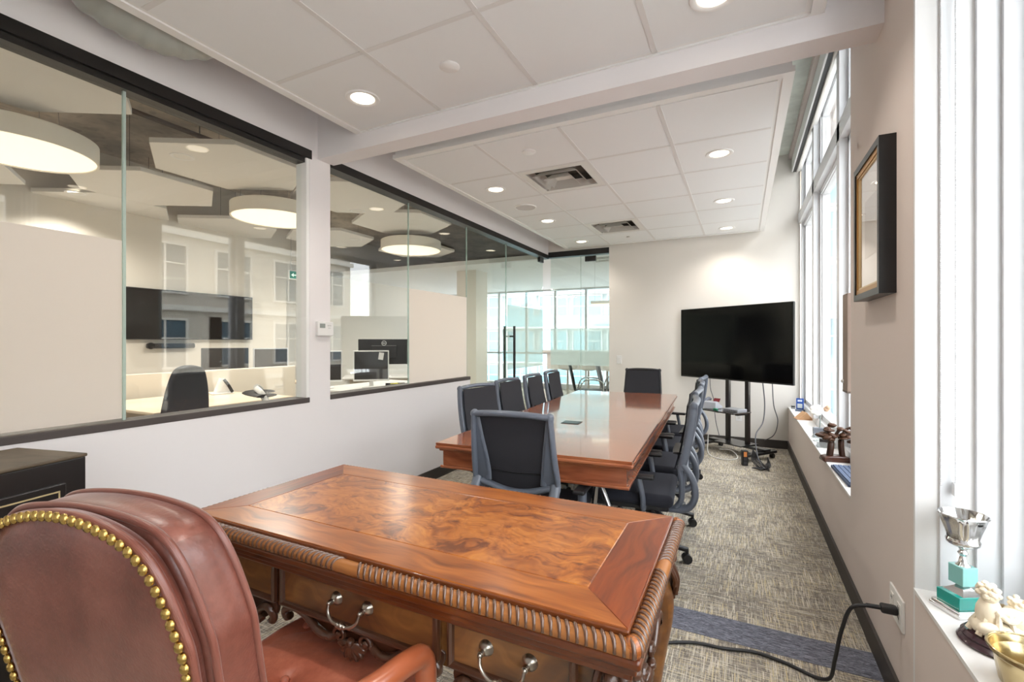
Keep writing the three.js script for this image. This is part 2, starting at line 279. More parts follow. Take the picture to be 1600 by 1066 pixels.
downlight(-1.95, -0.74, 'added unseen downlight above the black cabinet'); downlight(-0.1, -0.74, 'added unseen downlight over the near end of the desk');  // two lamps added out of view as light sources, continuing the pattern
downlight(-1.975, -3.68, 'first downlight along the glass beyond the bulkhead, left of the larger vent');
downlight(-1.97, -4.9, 'second downlight along the glass, between speaker grille and end wall');
downlight(-1.965, -6.12, 'last downlight along the glass, above the glass end panel');
downlight(-0.15, -3.69, 'first downlight along the window side beyond the bulkhead');
downlight(-0.16, -4.95, 'middle downlight along the window side of the far ceiling');
downlight(-0.17, -6.16, 'last downlight along the window side, above the television');
const plateG = soft(L([[0, -0.004], [0.045, -0.004], [0.05, 0], [0.05, 0.008], [0, 0.008]], 28));
solo('sprinkler_cover', 'white round sprinkler cover in the ceiling tile before the bulkhead', 'sprinkler', plateG, trimW, [-1.295, YT, -1.93]);
solo('sprinkler_cover', 'white round sprinkler cover beside the larger vent beyond the bulkhead', 'sprinkler', plateG, trimW, [-1.37, YT, -3.05]);
solo('sprinkler_cover', 'tiny round sprinkler cover behind the smaller far vent', 'sprinkler', G(plateG.clone().scale(0.45, 1, 0.45)), M('#c9c6c4', 0.5), [-1.33, YT, -6.1]);
{ const o = thing('ceiling_speaker', 'flat round ceiling speaker grille between two downlights', 'speaker', [-1.97, YT, -4.3]); part('rim', soft(L([[0.1, 0.008], [0.1, -0.004], [0.112, -0.003], [0.115, 0.006]], 32)), trimW, o); part('grille', C(0.1, 0.1, 0.006, 0, 0.002, 0, 32), M('#cfcccb', 0.8), o); }
function vent(x, z, label) {
  const o = thing('ceiling_vent', label, 'air vent', [x, YT + 0.004, z]), ring = (a, b, ya, yb) => { const g = []; for (let k = 0; k < 4; k++) { const p = new THREE.BufferGeometry(), q = [[-a, ya, a], [a, ya, a], [b, yb, b], [-b, yb, b]]; p.setAttribute('position', new THREE.BufferAttribute(new Float32Array([q[0], q[1], q[2], q[0], q[2], q[3], q[0], q[2], q[1], q[0], q[3], q[2]].flat()), 3)); p.computeVertexNormals(); p.rotateY(k * PI / 2); g.push(p); } return G(g); };
  const ventM = M('#e2e0dc', 0.5);
  part('frame', G(X(-0.295, 0.295, 0, 0.02, -0.295, -0.235), X(-0.295, 0.295, 0, 0.02, 0.235, 0.295), X(-0.295, -0.235, 0, 0.02, -0.235, 0.235), X(0.235, 0.295, 0, 0.02, -0.235, 0.235)), ventM, o);
  part('cone', ring(0.24, 0.2, 0.0, 0.04), ventM, o); part('cone', ring(0.19, 0.135, -0.014, 0.035), ventM, o); part('cone', ring(0.12, 0.07, -0.024, 0.022), ventM, o);
  part('center_plate', B(0.14, 0.005, 0.14, 0, 0.022, 0), ventM, o);
  part('duct_box', G(B(0.5, 0.01, 0.5, 0, 0.115, 0), X(-0.25, -0.24, 0.02, 0.12, -0.25, 0.25), X(0.24, 0.25, 0.02, 0.12, -0.25, 0.25), X(-0.25, 0.25, 0.02, 0.12, -0.25, -0.24), X(-0.25, 0.25, 0.02, 0.12, 0.24, 0.25)), M('#6f6b66', 0.8), o);
}
vent(-1.35, -3.695, 'larger looking square air vent, nearer the bulkhead'); vent(-1.35, -5.525, 'smaller looking square air vent near the end wall');
{ // flexible duct between ceiling panel and wall
  const pts = [[-2.44, 3.3, -0.5], [-2.44, 2.98, -0.78], [-2.43, 2.8, -1.02], [-2.36, 2.78, -1.28], [-2.2, 2.95, -1.5], [-2.1, 3.2, -1.6]], c = new THREE.CatmullRomCurve3(pts.map((p) => V3(...p)));
  const g = new THREE.TubeGeometry(c, 160, 0.13, 22), p = g.attributes.position, q = V3(0, 0, 0);
  for (let i = 0; i < p.count; i++) { const s = Math.floor(i / 23), k = c.getPointAt(Math.min(1, s / 160)); q.fromBufferAttribute(p, i).sub(k); q.multiplyScalar(1 + 0.035 * Math.sin(s * 1.1) + 0.05 * (vn(s * 0.15, (i % 23) * 0.3) - 0.5)); q.add(k); p.setXYZ(i, q.x, q.y, q.z); }
  g.computeVertexNormals();
  const o = thing('ceiling_duct', 'grey flexible air duct looping down beside the ceiling panel', 'duct'); part('sleeve', flat(g), M('#a9aca6', 0.35, { clearcoat: 0.4 }), o);
  part('collar', C(0.14, 0.14, 0.12, -2.44, 3.36, -0.46, 24), M('#b49a72', 0.6), o);
}
// ================================================================ executive desk
const deskTop = 0.75, topB = M('#ffffff', 0.3, { map: burlT, clearcoat: 0.55, clearcoatRoughness: 0.22 }), topE = M('#ffffff', 0.32, { map: borderT, clearcoat: 0.5, clearcoatRoughness: 0.22 });
const topS = M('#cda684', 0.32, { map: borderT, clearcoat: 0.5, clearcoatRoughness: 0.22 });  // side boards: chatoyance of the turned grain put into a darker colour
const deskD = M('#ffffff', 0.38, { map: darkT, clearcoat: 0.7, clearcoatRoughness: 0.25 }), ropeM = M('#8a5a30', 0.35, { clearcoat: 0.6, clearcoatRoughness: 0.2 }), ropeS = M('#9a6232', 0.35), carveM = M('#4a2c1c', 0.3, { clearcoat: 0.6, clearcoatRoughness: 0.2 });
const pewter = M('#b6afa4', 0.28, { metalness: 1 });
{
  const o = thing('executive_desk', 'carved wooden writing desk with a burl top and rope moulding', 'desk', [-0.912, 0, -1.24]);
  const hw = 0.712, hd = 0.325, b = 0.115;   // half sizes of the flat top
  const flatP = (pts, t, y) => { const g = flat(new THREE.ExtrudeGeometry(poly(pts), { depth: t, bevelEnabled: true, bevelThickness: 0.002, bevelSize: 0.002, bevelOffset: -0.002, bevelSegments: 1 })); g.rotateX(-PI / 2); g.translate(0, y - t - 0.002, 0); return g; };
  part('burl_panel', U(flatP([[-hw + b, -hd + b], [hw - b, -hd + b], [hw - b, hd - b], [-hw + b, hd - b]], 0.03, deskTop), 0.62), topB, o);
  for (const s of [-1, 1]) {
    const ccw = (p) => (p.reduce((t, [x, y], i) => { const [u, v] = p[(i + 1) % p.length]; return t + x * v - u * y; }, 0) > 0 ? p : p.reverse());
    part('border_board', U(flatP(ccw([[-hw, s * hd], [hw, s * hd], [hw - b, s * (hd - b)], [-hw + b, s * (hd - b)]]), 0.03, deskTop), 0.7), topE, o);
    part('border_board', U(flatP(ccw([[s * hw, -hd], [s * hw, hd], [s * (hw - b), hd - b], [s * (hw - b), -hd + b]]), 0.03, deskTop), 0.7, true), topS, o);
  }
  // stepped edge and rope moulding
  const ring = (y0, y1, e0, r = 0.004) => X(-hw - e0, hw + e0, y0, y1, -hd - e0, hd + e0, r);
  part('edge_lip', G(ring(0.716, 0.7465, 0.003)), M('#6a3514', 0.3, { clearcoat: 0.5 }), o);
  part('cornice', U(G(ring(0.688, 0.71, 0.03, 0.008), ring(0.672, 0.69, 0.02), ring(0.655, 0.674, 0.01)), 0.5), M('#a08a70', 0.35, { map: borderT, clearcoat: 0.4 }), o);
  const rope = [], core = [];
  const coilG = new THREE.TorusGeometry(0.0178, 0.0047, 6, 12, PI * 1.25).rotateZ(-PI * 0.12);
  const coil = (len, at, turn) => {   // twisted strands, mirrored about a bare gap in the middle
    const n = Math.floor(len / 0.0185 / 2), q = new THREE.Matrix4();
    for (const s of [-1, 1]) for (let k = 0; k < n - 1; k++) {
      const g = coilG.clone(); g.rotateY(PI / 2 + s * 0.55); g.applyMatrix4(q.makeRotationY(turn)); const d = s * (0.028 + (k + 0.5) * 0.0185), c = Math.cos(turn), sn = -Math.sin(turn);
      rope.push(flat(g).translate(at[0] + d * c, 0.7225, at[1] + d * sn));
    }
    const c = Math.cos(turn), sn = -Math.sin(turn); core.push(bar([at[0] - len / 2 * c, 0.7225, at[1] - len / 2 * sn], [at[0] + len / 2 * c, 0.7225, at[1] + len / 2 * sn], 0.0175, 14));
  };
  coil(2 * hw + 0.02, [0, hd + 0.016], 0); coil(2 * hw + 0.02, [0, -hd - 0.014], PI); coil(2 * hd + 0.02, [hw + 0.016, 0], PI / 2); coil(2 * hd + 0.02, [-hw - 0.014, 0], -PI / 2);
  part('rope_core', soft(G(core)), ropeS, o); part('rope_moulding', G(rope), M('#5e4030', 0.25, { clearcoat: 1, clearcoatRoughness: 0.15 }), o).userData.kind = 'stuff';
  for (const sx of [-1, 1]) for (const sz of [-1, 1]) part('corner_block', S(0.021, sx * (hw + 0.012), 0.724, sz * (hd + 0.012), 14), topE, o);
  // frieze box
  const fz = 0.3, fx = 0.69, y0 = 0.515, y1 = 0.668;
  part('frieze', U(G(X(-fx, fx, y0, y1, fz - 0.03, fz - 0.012), X(-fx, fx, y0, y1, -fz + 0.012, -fz + 0.03), X(-fx, -fx + 0.02, y0, y1, -fz + 0.02, fz - 0.02), X(fx - 0.02, fx, y0, y1, -fz + 0.02, fz - 0.02), X(-fx + 0.02, fx - 0.02, y0 + 0.01, y0 + 0.02, -fz + 0.03, fz - 0.03)), 0.6), deskD, o);
  const bead = (x0, x1, ya, yb, z, t = 0.013) => G([[x0, x1, ya, ya], [x0, x1, yb, yb]].map(([a, c, u]) => bar([a, u, z], [c, u, z], t * 0.75, 8)), [x0, x1].map((x) => bar([x, ya, z], [x, yb, z], t * 0.75, 8)), [[x0, ya], [x0, yb], [x1, ya], [x1, yb]].map(([x, y]) => S(t * 0.75, x, y, z, 8)));
  const dr = (x0, x1, label, handle, hx) => {
    const d = part('drawer', U(G(X(x0, x1, 0.532, 0.65, fz - 0.012, fz + 0.004)), 0.6), deskD, o); d.userData.label = label;
    part('drawer_moulding', soft(bead(x0 + 0.006, x1 - 0.006, 0.54, 0.646, fz + 0.004)), carveM, d);
    if (!handle) { part('bolt_hole', C(0.004, 0.004, 0.004, 0, 0, 0, 8).rotateX(PI / 2).translate(hx, 0.597, fz + 0.005), pewter, d); return; }
    const hg = [];
    for (const s of [-1, 1]) hg.push(soft(L([[0, 0.03], [0.007, 0.029], [0.008, 0.02], [0.005, 0.016], [0.011, 0.012], [0.017, 0.006], [0.019, 0], [0, 0]], 16)).rotateX(PI / 2).translate(hx + s * 0.055, 0.606, fz + 0.004), S(0.006, hx + s * 0.055, 0.606, fz + 0.034, 8));
    hg.push(T([[-0.055, 0, 0], [-0.05, -0.022, 0.006], [-0.03, -0.037, 0.01], [0, -0.04, 0.011], [0.03, -0.037, 0.01], [0.05, -0.022, 0.006], [0.055, 0, 0]].map(([x, y, z]) => [hx + x, 0.606 + y, fz + 0.034 + z]), 0.0042, 40, 8));
    for (const s of [-1, 0, 1]) hg.push(S(s ? 0.007 : 0.009, hx + s * 0.011, 0.566, fz + 0.045, 8));
    part('handle', G(hg), pewter, d).userData.label = 'pewter bail handle';
  };
  dr(-0.655, -0.332, 'left drawer without its handle', false, -0.5); dr(-0.308, 0.252, 'wide middle drawer with bail handle', true, -0.028); dr(0.282, 0.6, 'right drawer with bail handle', true, 0.44);
  for (const [x0, x1] of [[-0.655, -0.332], [-0.308, 0.252], [0.282, 0.6]]) part('back_panel', soft(bead(x0, x1, 0.54, 0.646, -fz + 0.008)), carveM, o);
  const sidePanel = (s) => { const g = bead(-0.2, 0.2, 0.54, 0.646, 0); g.rotateY(s * PI / 2); g.translate(s * (fx + 0.002), 0, 0); return soft(g); };
  for (const s of [-1, 1]) part('side_panel', sidePanel(s), carveM, o);
  // carved aprons
  const apron = (len, mat4, drop) => {
    const h = len / 2, sc = (s) => T([[s * 0.05, -0.035, 0], [s * 0.09, -0.052, 0.006], [s * h * 0.45, -0.046, 0.008], [s * h * 0.65, -0.012, 0.008], [s * h * 0.82, -0.006, 0.008], [s * h * 0.95, -0.03, 0.004], [s * h * 0.92, -0.044, 0.004], [s * h * 0.86, -0.036, 0.006]], 0.0115, 60, 8);
    const web = spl([[-h, 0.01], [h, 0.01], [h * 0.95, -0.03], [h * 0.7, -0.008], [h * 0.5, -0.03], [0.1, -0.046], [0, -0.06], [-0.1, -0.046], [-h * 0.5, -0.03], [-h * 0.7, -0.008], [-h * 0.95, -0.03]]);
    const g = [sc(1), sc(-1), E(web, 0.014, 0.002).translate(0, 0, -0.006)];
    for (let k = 0; k < 7; k++) { const a = -PI * (0.08 + 0.84 * k / 6), e = S(0.014, 0, 0, 0, 8).scale(0.75, 1.9, 0.8).rotateZ(a + PI / 2).translate(Math.cos(a) * 0.026, -0.04 + Math.sin(a) * 0.024, 0.014); g.push(e); }
    for (const s of [-1, 1]) { g.push(T(Array.from({ length: 12 }, (_, i) => { const t = i / 11 * PI * 2.4, r = 0.022 * (1 - i / 14); return [s * (0.045 + Math.cos(t) * r), -0.032 + Math.sin(t) * r, 0.012]; }), 0.006, 40, 7), S(0.008, s * 0.046, -0.032, 0.013, 8)); }
    g.push(S(0.012, 0, -0.036, 0.02, 10));
    return G(g).applyMatrix4(mat4);
  };
  const m4 = (x, y, z, r) => new THREE.Matrix4().makeRotationY(r).setPosition(x, y, z);
  part('apron_carving', soft(apron(0.58, m4(-0.028, 0.541, fz - 0.008, 0)), 1.0), carveM, o).userData.label = 'carved scroll apron with shell';
  part('apron_carving', soft(apron(0.3, m4(-0.495, 0.512, fz - 0.008, 0)), 1.0), carveM, o); part('apron_carving', soft(apron(0.3, m4(0.44, 0.512, fz - 0.008, 0)), 1.0), carveM, o);
  part('apron_carving', soft(apron(0.58, m4(0, 0.515, -fz + 0.008, PI)), 1.0), carveM, o);
  part('apron_carving', soft(apron(0.46, m4(fx - 0.008, 0.512, 0, PI / 2)), 1.0), carveM, o); part('apron_carving', soft(apron(0.46, m4(-fx + 0.008, 0.512, 0, -PI / 2)), 1.0), carveM, o);
  // cabriole legs with acanthus knees
  const prof = [[0.0, 0.655, 0.034], [0.006, 0.58, 0.038], [0.02, 0.52, 0.044], [0.024, 0.45, 0.04], [0.012, 0.34, 0.03], [-0.004, 0.22, 0.024], [-0.008, 0.12, 0.023], [0.004, 0.05, 0.028], [0.014, 0.02, 0.034], [0.012, 0, 0.03]];
  const legG = (() => { const rings = [], N = 16; const c = new THREE.CatmullRomCurve3(prof.map(([d, y, r]) => V3(d, y, r))), K = 40, pos = [];
    for (let k = 0; k <= K; k++) { const p = c.getPoint(k / K), ringp = []; for (let i = 0; i <= N; i++) { const a = i / N * PI * 2; ringp.push([p.x * 0.707 + Math.cos(a) * p.z, p.y, p.x * 0.707 + Math.sin(a) * p.z]); } rings.push(ringp); }
    for (let k = 0; k < K; k++) for (let i = 0; i < N; i++) { const A = rings[k][i], Bq = rings[k][i + 1], Cq = rings[k + 1][i + 1], D = rings[k + 1][i]; pos.push(...A, ...Bq, ...Cq, ...A, ...Cq, ...D); }
    const g = new THREE.BufferGeometry(); g.setAttribute('position', new THREE.BufferAttribute(new Float32Array(pos), 3)); const m = mergeVertices(g); m.computeVertexNormals(); return flat(m); })();
  const leafG = (() => { const gs = []; for (let k = -3; k <= 3; k++) { const a = PI / 4 + k * 0.36, R = 0.05; const px = Math.cos(a), pz = Math.sin(a), len = 0.15 - Math.abs(k) * 0.022; gs.push(T([[px * R * 0.8, 0.645, pz * R * 0.8], [px * R * 1.12, 0.62, pz * R * 1.12], [px * R * 1.2 + 0.01, 0.58, pz * R * 1.2 + 0.01], [px * R * 1.05 + 0.014, 0.645 - len, pz * R * 1.05 + 0.014]], 0.008, 24, 6)); }
    for (let k = -1; k <= 1; k++) { const a = PI / 4 + k * 0.5; gs.push(S(0.016, 0.056 * Math.cos(a), 0.638, 0.056 * Math.sin(a), 10)); } return soft(G(gs), 1); })();
  for (const sx of [-1, 1]) for (const sz of [-1, 1]) {
    const place = (g) => { const q = g.clone(); if (sx * sz < 0) q.rotateY(sx > 0 ? PI / 2 : -PI / 2); else if (sx < 0) q.rotateY(PI); return q.translate(sx * (fx - 0.028), 0, sz * (fz - 0.036)); };
    const l = part('leg', U(place(legG), 0.6), deskD, o); part('acanthus_carving', place(leafG), carveM, l);
  }
}
// ================================================================ leather desk chair
{
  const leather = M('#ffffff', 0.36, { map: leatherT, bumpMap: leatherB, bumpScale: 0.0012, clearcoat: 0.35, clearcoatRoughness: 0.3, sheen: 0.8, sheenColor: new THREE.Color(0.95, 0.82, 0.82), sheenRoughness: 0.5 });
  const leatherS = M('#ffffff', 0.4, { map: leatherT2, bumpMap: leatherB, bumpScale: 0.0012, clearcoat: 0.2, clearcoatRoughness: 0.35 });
  const brass = M('#c8a862', 0.25, { metalness: 1 }), armW = M('#9a5232', 0.3, { clearcoat: 0.7, clearcoatRoughness: 0.2 });
  const o = thing('leather_chair', 'brown leather swivel chair with brass nailheads at the desk', 'chair', [-0.996, 0, -0.72], 0.152);
  // local: +z towards the camera (outside of the back), the seat reaches to -z
  const outline = (w, top, A, drop, lo) => { const r = [], yc = top - A - drop; for (let k = 8; k >= 1; k--) r.push([w * (1 - 0.11 * k / 8), mix(yc, lo, k / 8)]); const p = [...r]; for (let i = 60; i >= 0; i--) { const f = -1 + 2 * i / 60; p.push([f * w, top - A * f * f - drop * Math.pow(Math.abs(f), 9)]); } r.reverse().forEach(([x, y]) => p.push([-x, y])); const c = new THREE.CatmullRomCurve3(p.map(([x, y]) => V3(x, y, 0)), false, 'centripetal'); return c.getSpacedPoints(140).map((v) => [v.x, v.y]); };
  const lean = (g, z0) => { const p = g.attributes.position; for (let i = 0; i < p.count; i++) { const x = p.getX(i), y = p.getY(i); p.setZ(i, p.getZ(i) + z0 + (y - 0.8) * 0.201 + x * x * 0.231); } g.computeVertexNormals(); return g; };
  const dens = (pts) => { // fill outline with a grid fan so that the sheet can bend
    return pts; };
  const puff = (pts, t, bulge, z0, cy) => {   // closed cushion: rings shrinking to a spine, both faces bulged
    const n = pts.length, K = 10, pos = [], idx = [], ringsF = [];
    const put = (k, s) => { const f = k / K; return pts.map(([x, y]) => { const xx = x * (1 - f), yy = cy + (y - cy) * (1 - f); const e = Math.sqrt(Math.max(0, 1 - Math.pow(1 - f, 6))); return [xx, yy, s * (t / 2 * (0.72 + 0.28 * e) + bulge * (1 - Math.pow(1 - f, 2.2)))]; }); };
    const all = []; for (let k = K; k >= 0; k--) all.push(put(k, -1)); for (let k = 0; k <= K; k++) all.push(put(k, 1));
    for (const r of all) for (const v of r) pos.push(...v);
    for (let k = 0; k + 1 < all.length; k++) for (let i = 0; i < n; i++) { const a = k * n + i, b = k * n + (i + 1) % n; idx.push(a, b, a + n, b, b + n, a + n); }
    const g = new THREE.BufferGeometry(); g.setAttribute('position', new THREE.BufferAttribute(new Float32Array(pos), 3)); g.setIndex(idx);
    const f = flat(g); return lean(f, z0);
  };
  const smoothU = (g, s) => { let m = g.clone(); m.deleteAttribute('normal'); m.deleteAttribute('uv'); m = mergeVertices(m, 1e-4); m.computeVertexNormals(); const n = flat(m); const u = U(n, s); return u; };
  const outer = outline(0.227, 1.045, 0.065, 0.12, 0.4), inner = outline(0.24, 1.043, 0.032, 0.15, 0.42);
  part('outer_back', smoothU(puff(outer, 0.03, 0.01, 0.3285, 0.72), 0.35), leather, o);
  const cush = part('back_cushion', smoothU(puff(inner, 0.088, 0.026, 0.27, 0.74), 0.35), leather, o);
  const welt = (pts, z0, dz) => { const g = T(pts.map(([x, y]) => [x * 0.995, y, z0 + dz + (y - 0.8) * 0.201 + x * x * 0.231]), 0.0065, 240, 7, false); return g; };
  part('welt', welt(inner, 0.27, 0.0365), leather, cush); part('welt', welt(inner, 0.27, -0.0365), leather, cush);
  const nail = new THREE.SphereGeometry(0.0086, 10, 6);
  const nc = new THREE.CatmullRomCurve3(outer.map(([x, y]) => V3(x * 0.988, 0.72 + (y - 0.72) * 0.988, 0)), false, 'centripetal'), total = nc.getLength(), nn = Math.round(total / 0.0175);
  for (let k = 0; k <= nn; k++) { const p = nc.getPointAt(k / nn), m = part('nailhead', nail, brass, o); m.position.set(p.x, p.y, 0.3285 + (p.y - 0.8) * 0.201 + p.x * p.x * 0.231 + 0.0165); m.scale.set(1, 1, 0.6); }
  part('nail_strip', T(outer.map(([x, y]) => [x * 0.99, 0.72 + (y - 0.72) * 0.99, 0.3285 + 0.004 + (y - 0.8) * 0.201 + x * x * 0.231]), 0.008, 240, 7), leather, o);
  // seat
  const seat = spl([[-0.25, 0.22], [0.25, 0.22], [0.285, 0.05], [0.29, -0.2], [0.25, -0.29], [0, -0.315], [-0.25, -0.29], [-0.29, -0.2], [-0.285, 0.05]]);
  const sg = new THREE.ExtrudeGeometry(seat, { depth: 0.06, bevelEnabled: true, bevelThickness: 0.035, bevelSize: 0.03, bevelOffset: -0.03, bevelSegments: 5 }); sg.rotateX(PI / 2); sg.scale(0.9, 1, 1); sg.translate(0, 0.388, -0.1);
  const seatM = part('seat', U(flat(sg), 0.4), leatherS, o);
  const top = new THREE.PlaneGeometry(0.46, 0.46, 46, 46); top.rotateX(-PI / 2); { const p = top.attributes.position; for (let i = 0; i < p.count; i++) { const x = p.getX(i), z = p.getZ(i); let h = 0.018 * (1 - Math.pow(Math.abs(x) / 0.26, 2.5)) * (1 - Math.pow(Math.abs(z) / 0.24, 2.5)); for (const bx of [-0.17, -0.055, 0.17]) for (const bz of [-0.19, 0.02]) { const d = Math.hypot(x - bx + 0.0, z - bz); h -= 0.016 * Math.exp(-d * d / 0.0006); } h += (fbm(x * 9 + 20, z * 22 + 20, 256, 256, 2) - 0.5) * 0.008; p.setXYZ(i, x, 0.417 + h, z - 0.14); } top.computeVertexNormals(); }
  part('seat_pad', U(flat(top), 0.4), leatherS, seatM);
  for (const bx of [-0.17, -0.055, 0.17]) for (const bz of [-0.19, 0.02]) part('button', S(0.012, bx, 0.425, bz - 0.14, 10), leatherS, seatM);
  // looped arms
  for (const s of [-1, 1]) {
    const c = [[0.21, 0.33, -0.03], [0.3, 0.345, -0.07], [0.342, 0.41, -0.11], [0.352, 0.51, -0.122], [0.35, 0.575, -0.11], [0.342, 0.597, -0.05], [0.32, 0.607, 0.05], [0.25, 0.615, 0.19]].map(([x, y, z]) => [s * x, y, z]);
    part('arm', soft(T(c, 0.026, 70, 12), 1), armW, o).userData.label = 'polished reddish wooden arm';
  }
  part('column', G(C(0.03, 0.03, 0.22, 0, 0.2, -0.03, 16), B(0.2, 0.04, 0.24, 0, 0.32, -0.03, 0.01)), plasticK, o);
  for (let k = 0; k < 5; k++) { const a = k * PI * 0.4 + 0.3, x = Math.sin(a), z = Math.cos(a); part('leg', T([[0, 0.13, -0.03], [x * 0.14, 0.12, z * 0.14 - 0.03], [x * 0.29, 0.075, z * 0.29 - 0.03]], 0.022, 12, 8), armW, o); part('caster', G(C(0.028, 0.028, 0.04, 0, 0, 0, 14).rotateZ(PI / 2).rotateY(a).translate(x * 0.29, 0.028, z * 0.29 - 0.03), bar([x * 0.29, 0.03, z * 0.29 - 0.03], [x * 0.29, 0.08, z * 0.29 - 0.03], 0.008)), plasticK, o); }
}
// ================================================================ black lacquer cabinet
{
  const lac = M('#161110', 0.35, { clearcoat: 0.3, clearcoatRoughness: 0.3 }), topM = M('#4a4038', 0.4, { map: grainT([[70, 62, 52], [96, 86, 74], [120, 110, 96]], 2, 16, 0.5), color: '#e6dccb' }), gold = M('#cbb78c', 0.4, { metalness: 0.4 });
  // local: front faces +x, right end at local z = 0 running to +z
  const o = thing('lacquer_cabinet', 'black lacquered cabinet with thin gold lines against the low wall', 'cabinet', [-2.2, 0, -0.862], 0.2164);
  const d = 0.36, l = 1.05, h = 0.892;
  part('body', X(-d, 0, 0.03, h - 0.012, 0, l, 0.004), lac, o); part('top', U(X(-d - 0.002, 0.004, h - 0.012, h, -0.004, l + 0.004, 0.004), 0.6), topM, o); part('plinth', X(-d + 0.02, -0.02, 0, 0.03, 0.02, l - 0.02), lac, o);
  for (const [a, b] of [[0.07, 0.51], [0.54, 0.98]]) { const p = part('door', G(X(0, 0.012, 0.1, h - 0.09, a, b, 0.004)), lac, o);
    part('inlay_line', G(X(0.012, 0.0135, h - 0.118, h - 0.113, a + 0.02, b - 0.02), X(0.012, 0.0135, 0.125, 0.13, a + 0.02, b - 0.02), X(0.012, 0.0135, 0.125, h - 0.113, a + 0.02, a + 0.025), X(0.012, 0.0135, 0.125, h - 0.113, b - 0.025, b - 0.02)), gold, p); part('knob', S(0.012, 0.02, 0.5, a < 0.3 ? b - 0.04 : a + 0.04, 10), gold, p); }
}
// ================================================================ conference table
{
  const mh = M('#ffffff', 0.16, { map: mahoT, clearcoat: 1, clearcoatRoughness: 0.06 }), mhE = M('#ffffff', 0.25, { map: mahoT, clearcoat: 0.7, clearcoatRoughness: 0.12 });
  const o = thing('conference_table', 'long glossy mahogany conference table in three joined sections', 'table', [-1.075, 0, -3.67], 0.053);
  const h = 0.745, w = 0.535, L0 = 1.5, seams = [1.5, 0.4, -0.67, -1.5];
  const sec = (za, zb, ea, eb) => { const s = poly([[-w, -za], [w, -za], [w, -zb], [-w, -zb]]); const g = new THREE.ExtrudeGeometry(s, { depth: 0.012, bevelEnabled: true, bevelThickness: 0.001, bevelSize: 0.001, bevelOffset: -0.001, bevelSegments: 1 }); g.rotateX(-PI / 2); return flat(g).translate(0, h - 0.013, 0); };
  for (let k = 0; k < 3; k++) part('table_section', U(sec(seams[k] - (k ? 0.0008 : 0), seams[k + 1] + (k < 2 ? 0.0008 : 0)), 1.1), mh, o);
  part('edge_moulding', U(G(X(-w - 0.005, w + 0.005, h - 0.034, h - 0.014, -L0 - 0.005, L0 + 0.005, 0.009), X(-w + 0.012, w - 0.012, h - 0.046, h - 0.032, -L0 + 0.012, L0 - 0.012, 0.006)), 1.1), mhE, o);
  part('apron', U(G(X(-w + 0.03, w - 0.03, h - 0.13, h - 0.045, -L0 + 0.03, L0 - 0.03), X(-w + 0.016, w - 0.016, h - 0.142, h - 0.127, -L0 + 0.016, L0 - 0.016, 0.006)), 1.1), mhE, o);
  const vleg = (t, a, b) => { for (const f of [a, b]) { const l = part('leg', bar(t, f, 0.014, 10), steel, o); part('foot', C(0.02, 0.022, 0.012, f[0], 0.006, f[2], 12), plasticK, l); } part('leg_bracket', B(0.12, 0.012, 0.06, t[0], t[1], t[2]), darkSteel, o); };
  vleg([0.318, h - 0.148, 1.265], [0.24, 0.012, 1.18], [0.585, 0.012, 1.38]); vleg([-0.29, h - 0.148, 1.265], [-0.22, 0.012, 1.18], [-0.5, 0.012, 1.4]);
  for (const z of [0.45, -0.85]) vleg([0.0, h - 0.148, z], [-0.08, 0.012, z], [0.08, 0.012, z]);
  const b = thing('table_power_box', 'small flush black power box set in the table top', 'power box', [-1.06, h, -3.085], 0.053); part('lid', B(0.115, 0.004, 0.1, 0, 0.002, 0, 0.0015), M('#23383a', 0.3), b); part('bezel', G(X(-0.062, 0.062, 0, 0.002, -0.055, -0.05), X(-0.062, 0.062, 0, 0.002, 0.05, 0.055), X(-0.062, -0.057, 0, 0.002, -0.05, 0.05), X(0.057, 0.062, 0, 0.002, -0.05, 0.05)), plasticK, b);
}
